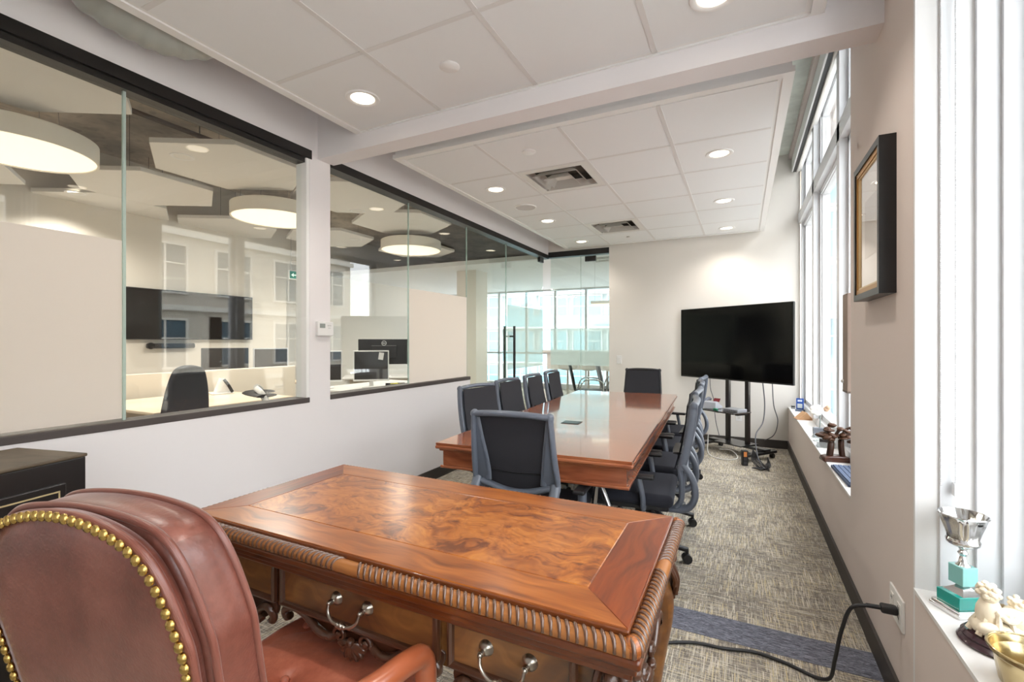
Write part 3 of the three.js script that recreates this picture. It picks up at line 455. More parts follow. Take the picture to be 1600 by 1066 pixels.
// ================================================================ mesh task chairs
const frameM = M('#5c636f', 0.4, { clearcoat: 0.15 }), seatF = M('#20222b', 0.95, { sheen: 0.3, sheenColor: new THREE.Color(0.2, 0.22, 0.3) }), meshM = M('#ffffff', 0.85, { map: meshT });
function taskChair(label, at, turn, darkFrame) {   // faces -z, back at +z
  const o = thing('mesh_chair', label, 'chair', at, turn, 'conference chairs'), fm = darkFrame ? M('#26262a', 0.45) : frameM;
  const zb = (y) => 0.2 + Math.max(0, y - 0.6) * 0.2 + 0.03 * Math.sin((y - 0.45) * 5);   // leaning back line
  const P = (x, y, f = 0) => [x, y, zb(y) - f - x * x * 0.35 + 0.03];
  part('back_frame', soft(G(
    ribbon([P(-0.185, 0.965), P(-0.1, 0.972), P(0, 0.974), P(0.1, 0.972), P(0.185, 0.965)], 0.03, 0.04, 30),
    ...[-1, 1].map((s) => G(ribbon([P(s * 0.19, 0.97), P(s * 0.195, 0.9), P(s * 0.202, 0.78), P(s * 0.209, 0.66), P(s * 0.205, 0.62)], 0.026, 0.042, 36), ribbon([P(s * 0.181, 0.945, 0.01), P(s * 0.168, 0.86, 0.015), P(s * 0.152, 0.76, 0.02), P(s * 0.142, 0.68, 0.015), P(s * 0.14, 0.64, 0.004)], 0.014, 0.03, 30), S(0.021, s * 0.189, 0.965, zb(0.965) - 0.013 + 0.03, 10))),
    ribbon([P(-0.205, 0.637), P(-0.14, 0.622), P(-0.06, 0.602), P(0, 0.597), P(0.06, 0.602), P(0.14, 0.622), P(0.205, 0.637)], 0.046, 0.03, 36)), 1), fm, o);
  for (const s of [-1, 1]) { const oX = (v) => mix(0.205, 0.19, v), iX = (v) => mix(0.14, 0.181, Math.pow(v, 1.1)), pos = []; for (let k = 0; k < 12; k++) { const v0 = k / 12, v1 = (k + 1) / 12, y = (v) => 0.635 + v * 0.325; for (const f of [0.004, 0.02]) { const a = P(s * oX(v0), y(v0), f), b = P(s * iX(v0), y(v0), f), c = P(s * iX(v1), y(v1), f), d = P(s * oX(v1), y(v1), f); pos.push(...a, ...b, ...c, ...a, ...c, ...d); } } const g = new THREE.BufferGeometry(); g.setAttribute('position', new THREE.BufferAttribute(new Float32Array(pos), 3)); g.computeVertexNormals(); part('side_web', G(g), fm, o); }
  const mg = new THREE.PlaneGeometry(1, 1, 12, 14), mp = mg.attributes.position; for (let i = 0; i < mp.count; i++) { const u = mp.getX(i) * 2, v = mp.getY(i) + 0.5, y = 0.617 + v * 0.345, hw = mix(0.2, 0.186, v); const q = P(u * hw, y, 0.034); mp.setXYZ(i, q[0], q[1] - (1 - v) * 0.02 * (1 - u * u), q[2] - 0.01 * (1 - u * u)); } mg.computeVertexNormals();
  const mb = G(flat(mg.clone()).translate(0, 0, 0.003), flat(mg.clone()).translate(0, 0, -0.003)); part('mesh_back', U(mb, 0.02), meshM, o);
  part('lumbar_pad', soft(ribbon([P(-0.13, 0.69, 0.05), P(0, 0.682, 0.06), P(0.13, 0.69, 0.05)], 0.05, 0.012, 20), 1), plasticK, o);
  part('back_bracket', soft(G(...[-1, 1].map((s) => G(ribbon([P(s * 0.2, 0.65), [s * 0.2, 0.57, 0.3], [s * 0.2, 0.475, 0.31], [s * 0.185, 0.41, 0.27], [s * 0.15, 0.388, 0.12]], 0.05, 0.036, 26), ribbon([P(s * 0.19, 0.64, 0.02), [s * 0.19, 0.54, 0.245], [s * 0.185, 0.45, 0.24], [s * 0.17, 0.4, 0.21]], 0.04, 0.03, 16)))), 1), fm, o);
  part('seat', G(B(0.49, 0.07, 0.47, 0, 0.445, -0.03, 0.032)), seatF, o); part('seat_pan', B(0.44, 0.03, 0.42, 0, 0.4, -0.03, 0.012), plasticK, o);
  for (const s of [-1, 1]) { const a = part('armrest', soft(G(ribbon([[s * 0.19, 0.4, 0.05], [s * 0.25, 0.41, 0.05], [s * 0.265, 0.46, 0.05], [s * 0.265, 0.57, 0.03]], 0.03, 0.045, 24)), 1), fm, o); part('arm_pad', B(0.06, 0.02, 0.24, s * 0.265, 0.58, -0.01, 0.009), plasticK, a); }
  part('gas_column', G(C(0.025, 0.025, 0.22, 0, 0.29, 0, 14), B(0.2, 0.05, 0.22, 0, 0.37, 0, 0.01), C(0.04, 0.045, 0.07, 0, 0.115, 0, 16)), plasticK, o);
  for (let k = 0; k < 5; k++) { const a = k * PI * 0.4 + 0.31, x = Math.sin(a), z = Math.cos(a); part('leg', soft(ribbon([[x * 0.02, 0.12, z * 0.02], [x * 0.15, 0.108, z * 0.15], [x * 0.275, 0.078, z * 0.275]], 0.03, 0.036, 12), 1), plasticK, o); part('caster', G(C(0.027, 0.027, 0.045, 0, 0, 0, 14).rotateZ(PI / 2).rotateY(a).translate(x * 0.275, 0.027, z * 0.275), bar([x * 0.275, 0.03, z * 0.275], [x * 0.275, 0.09, z * 0.275], 0.01)), plasticK, o); }
  return o;
}
const tc = taskChair('mesh chair at the near end of the table, its grey back to the desk', [-0.975, 0, -2.24], 0.05);
const tcF = taskChair('black framed mesh chair alone at the far end of the table', [-1.05, 0, -5.36], PI + 0.03, true);
[['first mesh chair from the desk on the glass side of the table', -1.5, -3.0], ['second mesh chair from the desk on the glass side of the table', -1.53, -3.62], ['third mesh chair from the desk on the glass side of the table', -1.56, -4.24], ['fourth mesh chair on the glass side, farthest from the desk', -1.6, -4.86]].forEach(([l, x, z], i) => copy(tc, l, [x, 0, z], -PI / 2 + [-0.16, -0.03, 0.04, 0.04][i]));
[['first mesh chair from the desk on the window side of the table', -0.55, -2.83], ['second mesh chair from the desk on the window side of the table', -0.58, -3.45], ['third mesh chair from the desk on the window side of the table', -0.61, -4.07], ['fourth mesh chair on the window side, farthest from the desk', -0.63, -4.69]].forEach(([l, x, z], i) => copy(tc, l, [x, 0, z], PI / 2 + 0.05 + [0.02, -0.06, 0.05, -0.1][i]));
// ================================================================ television on its stand
{
  const th = -0.649;   // screen turned towards the room
  const o = thing('television', 'big black flat television on a wheeled stand', 'television', [-0.105, 0, -6.015], th);
  part('screen_panel', B(1.49, 0.865, 0.035, 0, 1.285, 0.02, 0.008), M('#101012', 0.4), o); part('screen', B(1.472, 0.84, 0.004, 0, 1.29, 0.039), gloss, o).userData.label = 'glossy black screen'; part('rear_box', B(0.7, 0.45, 0.05, 0, 1.2, -0.022, 0.01), plasticK, o);
  const s = thing('television_stand', 'black wheeled television stand with two posts and a small shelf', 'stand', [-0.105, 0, -6.015], th);
  for (const x of [-0.13, 0.13]) part('post', B(0.05, 1.3, 0.04, x, 0.74, -0.09, 0.006), M('#1a1416', 0.3, { clearcoat: 0.5 }), s);
  part('mount', G(B(0.5, 0.08, 0.02, 0, 1.15, -0.06), B(0.5, 0.08, 0.02, 0, 1.3, -0.06)), plasticK, s);
  part('base', G(B(0.76, 0.03, 0.1, 0, 0.1, -0.09, 0.006), B(0.08, 0.03, 0.5, -0.34, 0.075, 0.0, 0.006), B(0.08, 0.03, 0.5, 0.34, 0.075, 0.0, 0.006), B(0.36, 0.012, 0.3, 0, 0.12, -0.06)), M('#17181b', 0.3, { clearcoat: 0.5 }), s);
  for (const x of [-0.34, 0.34]) for (const z of [-0.22, 0.22]) part('caster', G(C(0.026, 0.026, 0.035, 0, 0, 0, 12).rotateZ(PI / 2).translate(x, 0.026, z), bar([x, 0.03, z], [x, 0.07, z], 0.009)), plasticK, s);
  part('shelf', U(B(0.5, 0.014, 0.3, -0.05, 0.5, 0.09, 0.003), 0.4), M('#2a2220', 0.15, { clearcoat: 1 }), s); part('shelf_bracket', G(B(0.04, 0.03, 0.2, -0.13, 0.48, 0.0), B(0.04, 0.03, 0.2, 0.13, 0.48, 0.0)), plasticK, s);
  // desk phone on the shelf
  const at = (x, y, z) => [-0.105 + x * Math.cos(th) + z * Math.sin(th), y, -6.015 - x * Math.sin(th) + z * Math.cos(th)];
  const p = thing('desk_phone', 'grey desk phone with a red lit screen on the stand shelf', 'phone', at(-0.2, 0.512, 0.1), th + 0.25);
  const body = E(poly([[-0.09, 0], [0.09, 0], [0.09, 0.075], [0.06, 0.09], [-0.09, 0.02]]), 0.17, 0.004).rotateY(-PI / 2); part('body', body.clone(), M('#b9bcc4', 0.4), p);
  part('handset', soft(T([[-0.06, 0.035, 0.07], [-0.06, 0.08, 0.05], [-0.06, 0.1, 0.0], [-0.06, 0.105, -0.05], [-0.06, 0.095, -0.075]], 0.02, 24, 10), 1), M('#6f7480', 0.4), p);
  part('screen', B(0.075, 0.05, 0.004, 0, 0, 0).rotateX(-0.72).translate(0.035, 0.093, -0.045), M('#3a0c10', 0.2, { emissive: new THREE.Color(0.5, 0.08, 0.1), emissiveIntensity: 0.3 }), p);
  const keys = []; for (let i = 0; i < 4; i++) for (let j = 0; j < 3; j++) keys.push(B(0.014, 0.006, 0.01, 0.015 + j * 0.02, 0.043 + i * 0.0125 - 0.006, 0.045 - i * 0.018)); part('keypad', G(keys), plasticW, p);
  const cc = thing('phone_cord', 'dark coiled phone cord hanging off the stand shelf', 'cord'); { const q = at(-0.33, 0, 0.25), pts = []; for (let i = 0; i <= 90; i++) { const t = i / 90, a = i * 1.1, y = 0.52 - 0.36 * Math.sin(t * PI); pts.push([q[0] + (t - 0.5) * 0.035 + Math.cos(a) * 0.006, y, q[2] + Math.sin(a) * 0.006]); } part('coil', T(pts, 0.003, 260, 5), plasticK, cc); }
  const d = thing('media_box', 'flat silver media box on the stand shelf', 'box', at(0.1, 0.507, 0.09), th); part('case', B(0.2, 0.035, 0.16, 0, 0.018, 0, 0.006), M('#8d8f94', 0.4), d); part('vents', G(...[-3, -2, -1, 0, 1, 2, 3].map((k) => B(0.006, 0.02, 0.002, k * 0.022, 0.018, 0.081))), plasticK, d);
  solo('adapter_plug', 'small green tag on the stand shelf beside the phone', 'adapter', G(B(0.05, 0.018, 0.03, 0, 0.009, 0, 0.005)), M('#2f8d6a', 0.5), at(-0.09, 0.507, 0.17), th);
  // cables
  const tg = thing('cable_tangle', 'black tangle of cables on the carpet below the television stand', 'cables');
  const cable = (label, pts, r, m) => solo('cable', label, 'cable', T(pts, r, pts.length * 14, 6), m, [0, 0, 0], 0, 'television cables');
  const grey = M('#55565c', 0.6), wht = M('#d8d6d2', 0.6);
  part('hanging_cable', T([[0.2, 0.86, -5.82], [0.22, 0.6, -5.85], [0.2, 0.42, -5.8], [0.13, 0.3, -5.68], [0.14, 0.12, -5.52], [0.18, 0.03, -5.42], [0.22, 0.012, -5.34]], 0.006, 98, 6), grey, tg);
  cable('thin grey cable arching from the television to the baseboard', [[0.29, 0.86, -5.8], [0.31, 0.6, -5.9], [0.36, 0.4, -6.1], [0.33, 0.2, -6.3], [0.24, 0.1, -6.45]], 0.005, grey);
  cable('thin cable hanging behind the left of the television', [[-0.37, 0.9, -6.38], [-0.36, 0.7, -6.4], [-0.33, 0.6, -6.38], [-0.3, 0.3, -6.4], [-0.26, 0.12, -6.4]], 0.004, grey);
  cable('white cable looping on the carpet under the shelf', [[-0.36, 0.3, -6.1], [-0.37, 0.12, -6.05], [-0.33, 0.015, -5.75], [-0.15, 0.012, -5.62], [-0.05, 0.012, -5.75], [-0.12, 0.05, -5.95], [-0.24, 0.04, -6.0]], 0.005, wht);
  for (let k = 0; k < 6; k++) { const a = k * 1.05, R = 0.05 + 0.025 * k; part('cable_loop', T([[0.1, 0.16, -5.56], [0.09 + 0.015 * k, 0.06, -5.52], [0.1 + R * 0.8, 0.012, -5.45 + 0.02 * k], [0.15 + R * Math.cos(a) * 0.5, 0.012 + 0.004 * k, -5.36 + R * 0.3], [0.19 + R * 0.4, 0.02, -5.5], [0.24, 0.03 + 0.01 * k, -5.62]], 0.0055, 84, 6), plasticK, tg); }
  const st = thing('power_strip', 'black power strip with an orange tag standing by the stand foot', 'power strip', [0.02, 0, -5.5], 0.3); part('body', B(0.06, 0.16, 0.05, 0, 0.08, 0, 0.008), plasticK, st); part('tag', B(0.03, 0.05, 0.004, 0, 0.12, 0.027), M('#d98a4a', 0.6), st); part('sockets', G(B(0.03, 0.03, 0.004, 0, 0.03, 0.026), B(0.03, 0.03, 0.004, 0, 0.07, 0.026)), M('#3b3b40', 0.5), st);
}
// ================================================================ wall fittings
function wallPlate(name, label, cat, at, turn, w, h, kind) {
  const o = thing(name, label, cat, at, turn); part('plate', B(w, h, 0.007, 0, 0, 0.0035, 0.002), plasticW, o);
  if (kind === 'switch') part('rocker', B(0.03, 0.065, 0.006, 0, 0, 0.009, 0.002), plasticW, o);
  else for (const sx of kind === 'double' ? [-0.04, 0.04] : [0]) { const s = part('socket', B(0.034, 0.066, 0.004, sx, 0, 0.008, 0.001), M('#dedcd8', 0.4), o); part('slots', G(...[-0.017, 0.017].map((y) => G(B(0.002, 0.009, 0.001, sx - 0.006, y, 0.0105), B(0.002, 0.009, 0.001, sx + 0.006, y, 0.0105)))), plasticK, s); }
  return o;
}
wallPlate('light_switch', 'white rocker light switch on the end wall beside the glass', 'switch', [-1.55, 1.05, ZF], 0, 0.07, 0.115, 'switch');
wallPlate('power_outlet', 'white power outlet low on the end wall behind the stand', 'outlet', [-0.04, 0.36, ZF], 0, 0.07, 0.115, 'single');
wallPlate('power_outlet', 'wide white power outlet on the taupe pier with a black plug', 'outlet', [XR, 0.357, -2.11], -PI / 2, 0.16, 0.11, 'double');
{ const o = thing('floor_cable', 'thick black power cord running from the pier outlet across the carpet', 'cable');
  part('plug', G(B(0.05, 0.028, 0.034, 0.465, 0.36, -2.075, 0.008), bar([0.445, 0.36, -2.075], [0.4, 0.358, -2.075], 0.008)), plasticK, o);
  part('cable', T([[0.405, 0.358, -2.075], [0.36, 0.345, -2.07], [0.33, 0.25, -2.085], [0.31, 0.12, -2.1], [0.295, 0.03, -2.12], [0.26, 0.009, -2.14], [0.16, 0.009, -2.18], [0.05, 0.009, -2.2], [-0.07, 0.009, -2.17], [-0.2, 0.009, -2.15], [-0.42, 0.009, -2.0], [-0.6, 0.009, -1.75], [-0.8, 0.009, -1.5]], 0.0068, 160, 8), plasticK, o); }
{ const o = thing('thermostat', 'white thermostat with a small grey display on the post between the windows', 'thermostat', [XL, 1.395, -2.34], PI / 2); part('case', B(0.135, 0.1, 0.025, 0, 0, 0.0125, 0.005), plasticW, o); part('display', B(0.045, 0.03, 0.002, -0.03, 0.02, 0.026), M('#8f958f', 0.3), o); part('buttons', G(B(0.03, 0.01, 0.003, 0.03, 0.022, 0.0255), B(0.02, 0.006, 0.003, 0.03, 0.005, 0.0255)), M('#cfcfcd', 0.5), o); }
{ // framed picture on the pier: local x runs along the wall, z out of it
  const o = thing('picture_frame', 'picture in a deep black and gold frame hanging on the taupe pier', 'picture', [XR, 1.775, -2.345], -PI / 2); const w = 0.215, h = 0.29, blk = M('#0c0a0a', 0.35), gld = M('#b98a4a', 0.35, { metalness: 0.6 });
  const fr = (a, b, z0, z1) => G(X(-w + a, w - a, h - b, h - a, z0, z1), X(-w + a, w - a, -h + a, -h + b, z0, z1), X(-w + a, -w + b, -h + b, h - b, z0, z1), X(w - b, w - a, -h + b, h - b, z0, z1));
  part('outer_frame', fr(0, 0.026, 0, 0.052), blk, o); part('inner_frame', fr(0.026, 0.046, 0, 0.047), gld, o); part('inner_lip', fr(0.046, 0.054, 0, 0.043), M('#d8c096', 0.35, { metalness: 0.5 }), o);
  part('mat_board', X(-w + 0.05, w - 0.05, -h + 0.05, h - 0.05, 0.02, 0.034), M('#d6cfc6', 0.8), o); part('print', X(-0.09, 0.09, -0.12, 0.12, 0.034, 0.0355), M('#b5aaa0', 0.8), o); part('glazing', X(-w + 0.05, w - 0.05, -h + 0.05, h - 0.05, 0.039, 0.0395), winGlass, o);
}
{ const o = thing('roller_blind', 'white roller blind cassette along the top of the far windows', 'blind'); part('cassette', G(X(0.53, 0.63, 3.34, 3.49, -2.94, ZF + 0.01, 0.006)), M('#f3f3f2', 0.4), o); part('slot', X(0.545, 0.6, 3.336, 3.34, -2.96, ZF + 0.03), blackM, o); part('hem_bar', B(0.02, 0.03, 3.5, 0.585, 3.33, -4.74, 0.006), M('#d9d6d0', 0.6), o); }
{ const beadG = new THREE.SphereGeometry(0.0028, 6, 5);
  for (const [x, l] of [[0.557, 'left bead chain of the blind hanging in the near window reveal'], [0.592, 'right bead chain of the blind hanging in the near window reveal']]) { const o = thing('blind_cord', l, 'blind cord', [x, 0, -1.905]); const im = new THREE.InstancedMesh(beadG, vinyl, 420); im.name = 'beads'; im.userData.kind = 'stuff'; const m = new THREE.Matrix4(); for (let i = 0; i < 420; i++) im.setMatrixAt(i, m.makeTranslation(0, 0.86 + i * 0.0058, 0)); im.castShadow = true; o.add(im); part('string', bar([0, 0.86, 0], [0, 3.3, 0], 0.001, 5), vinyl, o); if (x > 0.58) part('tensioner', B(0.014, 0.04, 0.02, 0, 0.85, 0, 0.003), vinyl, o); } }
{ const o = thing('reveal_board', 'narrow taupe board fixed to the far window frame just beyond the pier', 'board', [0.6, 1.3, -3.62]); part('panel', B(0.025, 0.62, 0.15, 0, 0, 0, 0.003), M('#8d7b70', 0.7), o); part('edge', B(0.026, 0.012, 0.15, 0, -0.312, 0), M('#5d5048', 0.7), o); part('hook', S(0.012, -0.016, -0.25, -0.05, 8), plasticW, o); }
// ================================================================ things on the near ledge
const YL = 0.512;
{ const o = thing('trophy', 'silver trophy cup on a teal marble pedestal by the near window', 'trophy', [0.585, YL, -1.83], 0.5), teal = M('#1f9c93', 0.18, { clearcoat: 0.6, map: tex(64, 64, (u, v) => { const a = fbm(u * 5, v * 5, 5, 5, 4); return ramp([[40, 140, 130], [70, 180, 172], [200, 232, 228]], (a - 0.4) * 2.2); }), color: '#8fd6cd' });
  part('base', G(B(0.135, 0.014, 0.105, 0, 0.007, 0, 0.003), B(0.125, 0.008, 0.095, 0, 0.018, 0, 0.002)), chrome, o); part('teal_block', U(B(0.105, 0.04, 0.078, 0, 0.042, 0, 0.002), 0.1), M('#14968c', 0.15, { clearcoat: 0.8 }), o).userData.label = 'teal marble block';
  part('plinth', soft(L([[0.05, 0.062], [0.042, 0.066], [0.022, 0.078], [0.014, 0.086], [0.018, 0.09], [0, 0.09]], 4)).rotateY(PI / 4), chrome, o); part('teal_cube', U(B(0.052, 0.06, 0.05, 0, 0.12, 0, 0.002), 0.1), M('#8fc9c6', 0.2, { clearcoat: 0.8 }), o);
  part('stem', soft(L([[0, 0.15], [0.02, 0.15], [0.012, 0.16], [0.008, 0.18], [0.014, 0.19], [0.009, 0.2], [0.016, 0.212], [0, 0.214]], 20)), chrome, o);
  const g = L([[0.01, 0.21], [0.03, 0.214], [0.042, 0.222], [0.044, 0.232], [0.038, 0.24], [0.044, 0.262], [0.054, 0.295], [0.062, 0.312], [0.066, 0.316], [0.063, 0.319], [0.052, 0.296], [0.036, 0.244], [0.0, 0.235]], 48), p = g.attributes.position; for (let i = 0; i < p.count; i++) { const x = p.getX(i), y = p.getY(i), z = p.getZ(i); if (y > 0.238 && y < 0.31) { const a = Math.atan2(z, x), k = 1 + 0.05 * Math.cos(a * 12); p.setX(i, x * k); p.setZ(i, z * k); } } g.computeVertexNormals(); part('cup', soft(g, 1), chrome, o); o.scale.setScalar(0.9); }
{ const o = thing('figurine', 'cream figurine group on a round dark base by the trophy', 'figurine', [0.598, YL, -1.655], 0.3), iv = M('#e9dcc4', 0.45, { clearcoat: 0.2 }); part('base', soft(L([[0, 0], [0.075, 0], [0.08, 0.006], [0.074, 0.013], [0.07, 0.016], [0.072, 0.022], [0.064, 0.03], [0, 0.031]], 32)), M('#3a1f2a', 0.25, { clearcoat: 0.6 }), o);
  const gs = []; const bl = (x, y, z, sx, sy, sz) => gs.push(S(1, 0, 0, 0, 12).scale(sx, sy, sz).translate(x, y, z));
  bl(0, 0.05, 0, 0.06, 0.028, 0.05); bl(-0.02, 0.085, 0, 0.028, 0.045, 0.026); bl(-0.022, 0.135, 0.004, 0.02, 0.021, 0.02); bl(0.03, 0.08, 0.01, 0.03, 0.035, 0.026); bl(0.04, 0.112, 0.008, 0.019, 0.02, 0.019); bl(0.012, 0.1, 0.02, 0.03, 0.012, 0.013); for (let k = 0; k < 16; k++) { const a = k * 2.4, h = 0.132 + 0.028 * (k / 15), q = 0.02 * Math.sqrt(1 - Math.pow((h - 0.138) / 0.024, 2) + 0.0001); bl(-0.022 + Math.cos(a) * q, h, 0.0 + Math.sin(a) * q, 0.0078, 0.0068, 0.0078); } for (let k = 0; k < 12; k++) { const a = k * 2.4, h = 0.112 + 0.02 * (k / 11); bl(0.04 + Math.cos(a) * 0.016, h, 0.008 + Math.sin(a) * 0.016, 0.0065, 0.006, 0.0065); } bl(0.055, 0.07, 0.02, 0.02, 0.012, 0.02); bl(-0.045, 0.06, 0.03, 0.025, 0.016, 0.014);
  gs.push(T([[-0.02, 0.1, 0.02], [0.0, 0.085, 0.035], [0.025, 0.09, 0.03]], 0.008, 14, 7), T([[0.03, 0.095, 0.025], [0.06, 0.09, 0.03], [0.075, 0.11, 0.02]], 0.007, 14, 7));
  for (let k = 0; k < 9; k++) { const a = k * 0.7; gs.push(T([[Math.cos(a) * 0.03, 0.1, Math.sin(a) * 0.026], [Math.cos(a) * 0.045, 0.06, Math.sin(a) * 0.04], [Math.cos(a) * 0.06, 0.034, Math.sin(a) * 0.05]], 0.007, 12, 6)); }
  part('figures', soft(G(gs), 1), iv, o); }
{ const o = thing('brass_bowl', 'small brass bucket with a folded rim at the near end of the ledge', 'bowl', [0.602, YL, -1.485]), br = M('#c6b48a', 0.2, { metalness: 1 }); part('bowl', soft(L([[0, 0], [0.058, 0], [0.062, 0.006], [0.073, 0.07], [0.078, 0.082], [0.082, 0.084], [0.083, 0.08], [0.078, 0.076], [0.078, 0.072], [0.072, 0.066], [0.061, 0.008], [0, 0.004]].map((p) => p), 40)), br, o); part('rim', soft(flat(new THREE.TorusGeometry(0.081, 0.003, 8, 40).rotateX(PI / 2).translate(0, 0.083, 0)), 1), br, o); }
// ================================================================ things on the far ledge
{ const o = thing('computer_keyboard', 'blue grey computer keyboard lying on the far ledge by the pier', 'keyboard', [0.578, YL, -3.32], PI / 2 + 0.04), kb = M('#3d4a63', 0.5), kc = M('#566684', 0.5); part('case', B(0.44, 0.018, 0.14, 0, 0.009, 0, 0.005), kb, o); const kg = B(0.023, 0.008, 0.022, 0, 0, 0, 0.002); for (let r = 0; r < 5; r++) for (let c = 0; c < 15; c++) { const k = part('key', kg, kc, o); k.position.set(-0.193 + c * 0.0275 + (r % 2) * 0.004, 0.021, -0.05 + r * 0.0255); } }
{ const o = thing('driftwood_sculpture', 'dark carved wooden tree sculpture on a block on the far ledge', 'sculpture', [0.56, YL, -3.74], 0.2), wd = M('#3a2012', 0.4, { clearcoat: 0.3 }); part('block', soft(E(spl([[-0.085, 0], [0.085, 0], [0.08, 0.022], [0.05, 0.034], [-0.05, 0.036], [-0.082, 0.024]]), 0.09, 0.006), 1), M('#4a2413', 0.35, { clearcoat: 0.4 }), o);
  const gs = []; const br = (pts, r) => gs.push(T(pts, r, 20, 7)); br([[-0.04, 0.03, 0], [-0.035, 0.08, 0.004], [-0.03, 0.12, 0]], 0.02); br([[0.035, 0.03, 0], [0.03, 0.09, -0.004], [0.028, 0.14, 0]], 0.018); br([[-0.03, 0.12, 0], [-0.06, 0.16, 0.01], [-0.09, 0.175, 0]], 0.009); br([[-0.03, 0.12, 0], [0, 0.18, 0], [0.02, 0.22, 0.01]], 0.01); br([[0.028, 0.14, 0], [0.07, 0.18, 0], [0.11, 0.175, 0.02]], 0.009); br([[0.028, 0.14, 0], [0.05, 0.2, -0.01], [0.07, 0.22, 0]], 0.008);
  part('trunk', soft(G(gs), 1), wd, o); const lf = []; for (let k = 0; k < 26; k++) { const a = rnd() * 6.28, x = rr(-0.1, 0.11), y = 0.155 + rr(0, 0.085) - Math.abs(x) * 0.25; lf.push(S(0.026, 0, 0, 0, 8).scale(rr(0.8, 1.4), rr(0.35, 0.6), rr(0.8, 1.2)).rotateZ(rr(-0.5, 0.5)).translate(x, y, Math.sin(a) * 0.03)); } part('canopy', G(lf), M('#4c2f1c', 0.5), o); }
{ const o = thing('wooden_wedge', 'light wooden block like a wedge on the far ledge', 'wooden block', [0.56, YL, -5.6], 0.2); part('block', U(E(poly([[-0.07, 0], [0.07, 0], [0.01, 0.075]]), 0.14, 0.003), 0.3), M('#c49a72', 0.6), o); part('base_strip', B(0.15, 0.006, 0.15, 0, 0.003, 0), M('#b0845c', 0.6), o); }
{ const o = thing('badge_holder', 'blue framed badge standing on the far window ledge', 'badge', [0.585, YL, -6.2], -0.35); part('card', B(0.075, 0.125, 0.006, 0, 0.085, 0, 0.002), M('#2a58b0', 0.4), o); part('window', B(0.05, 0.05, 0.002, 0, 0.062, 0.0035), M('#d7dfdf', 0.4), o); part('header', B(0.045, 0.022, 0.002, 0, 0.12, 0.0035), M('#dfe8f5', 0.4), o); part('foot', B(0.085, 0.022, 0.05, 0, 0.011, 0, 0.003), M('#6f7c90', 0.4), o); }
{ const o = thing('orchid_ornament', 'white orchid ornament on a clear grey block on the far ledge', 'ornament', [0.575, YL, -4.6]); part('block', B(0.1, 0.08, 0.05, 0, 0.04, 0, 0.004), M('#8d929c', 0.15, { transmission: 0.4, thickness: 0.02 }), o); part('stem', bar([0, 0.08, 0], [0.004, 0.2, 0], 0.004, 7), M('#7d8a86', 0.4), o); const gs = []; for (let k = 0; k < 5; k++) { const a = k * 1.257; gs.push(S(0.028, 0, 0, 0, 10).scale(1, 0.8, 0.35).translate(-0.025 + Math.cos(a) * 0.025, 0.225 + Math.sin(a) * 0.025, 0.008)); } part('flower', G(gs), M('#efece6', 0.6), o); part('bud', G(S(0.022, 0.045, 0.235, 0, 9), S(0.02, 0.055, 0.25, 0.01, 9)), M('#c9a98e', 0.6), o); }
{ const o = thing('business_card_stand', 'clear glass stand of dark cards before the white ornament', 'card stand', [0.56, YL, -4.2]); part('cards', G(...[0, 1, 2, 3].map((k) => B(0.09, 0.055, 0.004, 0.01, 0.03, 0.012 - k * 0.012))), M('#332b2a', 0.5), o); part('stand', G(B(0.12, 0.006, 0.08, 0, 0.003, 0, 0.002), B(0.12, 0.04, 0.005, 0, 0.02, 0.04, 0.002)), M('#dfe3e4', 0.1, { transmission: 0.7, thickness: 0 }), o); }
{ const o = thing('glass_paperweight', 'small clear faceted paperweight at the ledge front', 'paperweight', [0.545, YL, -4.42]); part('body', flat(new THREE.IcosahedronGeometry(0.045, 1)).scale(1.1, 0.75, 1).translate(0, 0.033, 0), M('#eef2f2', 0.05, { transmission: 0.8, thickness: 0 }), o); part('base', C(0.035, 0.038, 0.006, 0, 0.003, 0, 20), M('#d8dcdc', 0.2), o); }
{ const o = thing('desk_clock', 'tiny grey box beside the badge at the end of the far ledge', 'small box', [0.535, YL, -6.4]); part('case', B(0.045, 0.04, 0.03, 0, 0.02, 0, 0.004), M('#9a9a98', 0.4), o); part('face', B(0.035, 0.012, 0.002, 0, 0.028, 0.016), plasticK, o); }
// ================================================================ open office behind the glass
const hexM = M('#e8e5e0', 0.85);
const hexG = (() => { const s = poly(Array.from({ length: 6 }, (_, k) => { const a = PI / 2 + k * PI / 3; return [Math.cos(a) * 0.69, Math.sin(a) * 0.69]; })); return E(s, 0.045, 0.003, 1).rotateX(PI / 2); })();
const hexes = [[-4.395, -2.825, 'hexagonal ceiling panel with a light, framed in the larger interior window'], [-5.8, -2.8, 'hexagonal ceiling panel behind the joint of the larger interior window'], [-3.97, -1.13, 'largest hexagonal ceiling panel, nearest at the top left'], [-7.0, -2.95, 'hexagonal ceiling panel low at the left, in front of the office wall'], [-4.29, -5.2, 'hexagonal ceiling panel above the round lamp in the second interior window'], [-4.05, -4.02, 'hexagonal ceiling panel at the top left of the second interior window'], [-6.75, -4.3, 'hexagonal ceiling panel above the office television'], [-5.95, -5.45, 'small looking hexagonal ceiling panel at the left edge of the second interior window'], [-6.75, -1.45, 'hexagonal ceiling panel behind the left round lamp'], [-5.35, -6.9, 'hexagonal ceiling panel farthest back in the office']];
for (const [x, z, l] of hexes) { const o = thing('ceiling_hexagon', l, 'acoustic panel', [x, 2.973, z], 0, 'hexagonal acoustic ceiling panels'); part('panel', hexG, hexM, o); for (const [a, b] of [[0.3, 0.3], [-0.3, -0.3], [0.3, -0.3]]) part('wire', bar([a, 0, b], [a, YC - 2.973, b], 0.002, 5), darkSteel, o); }
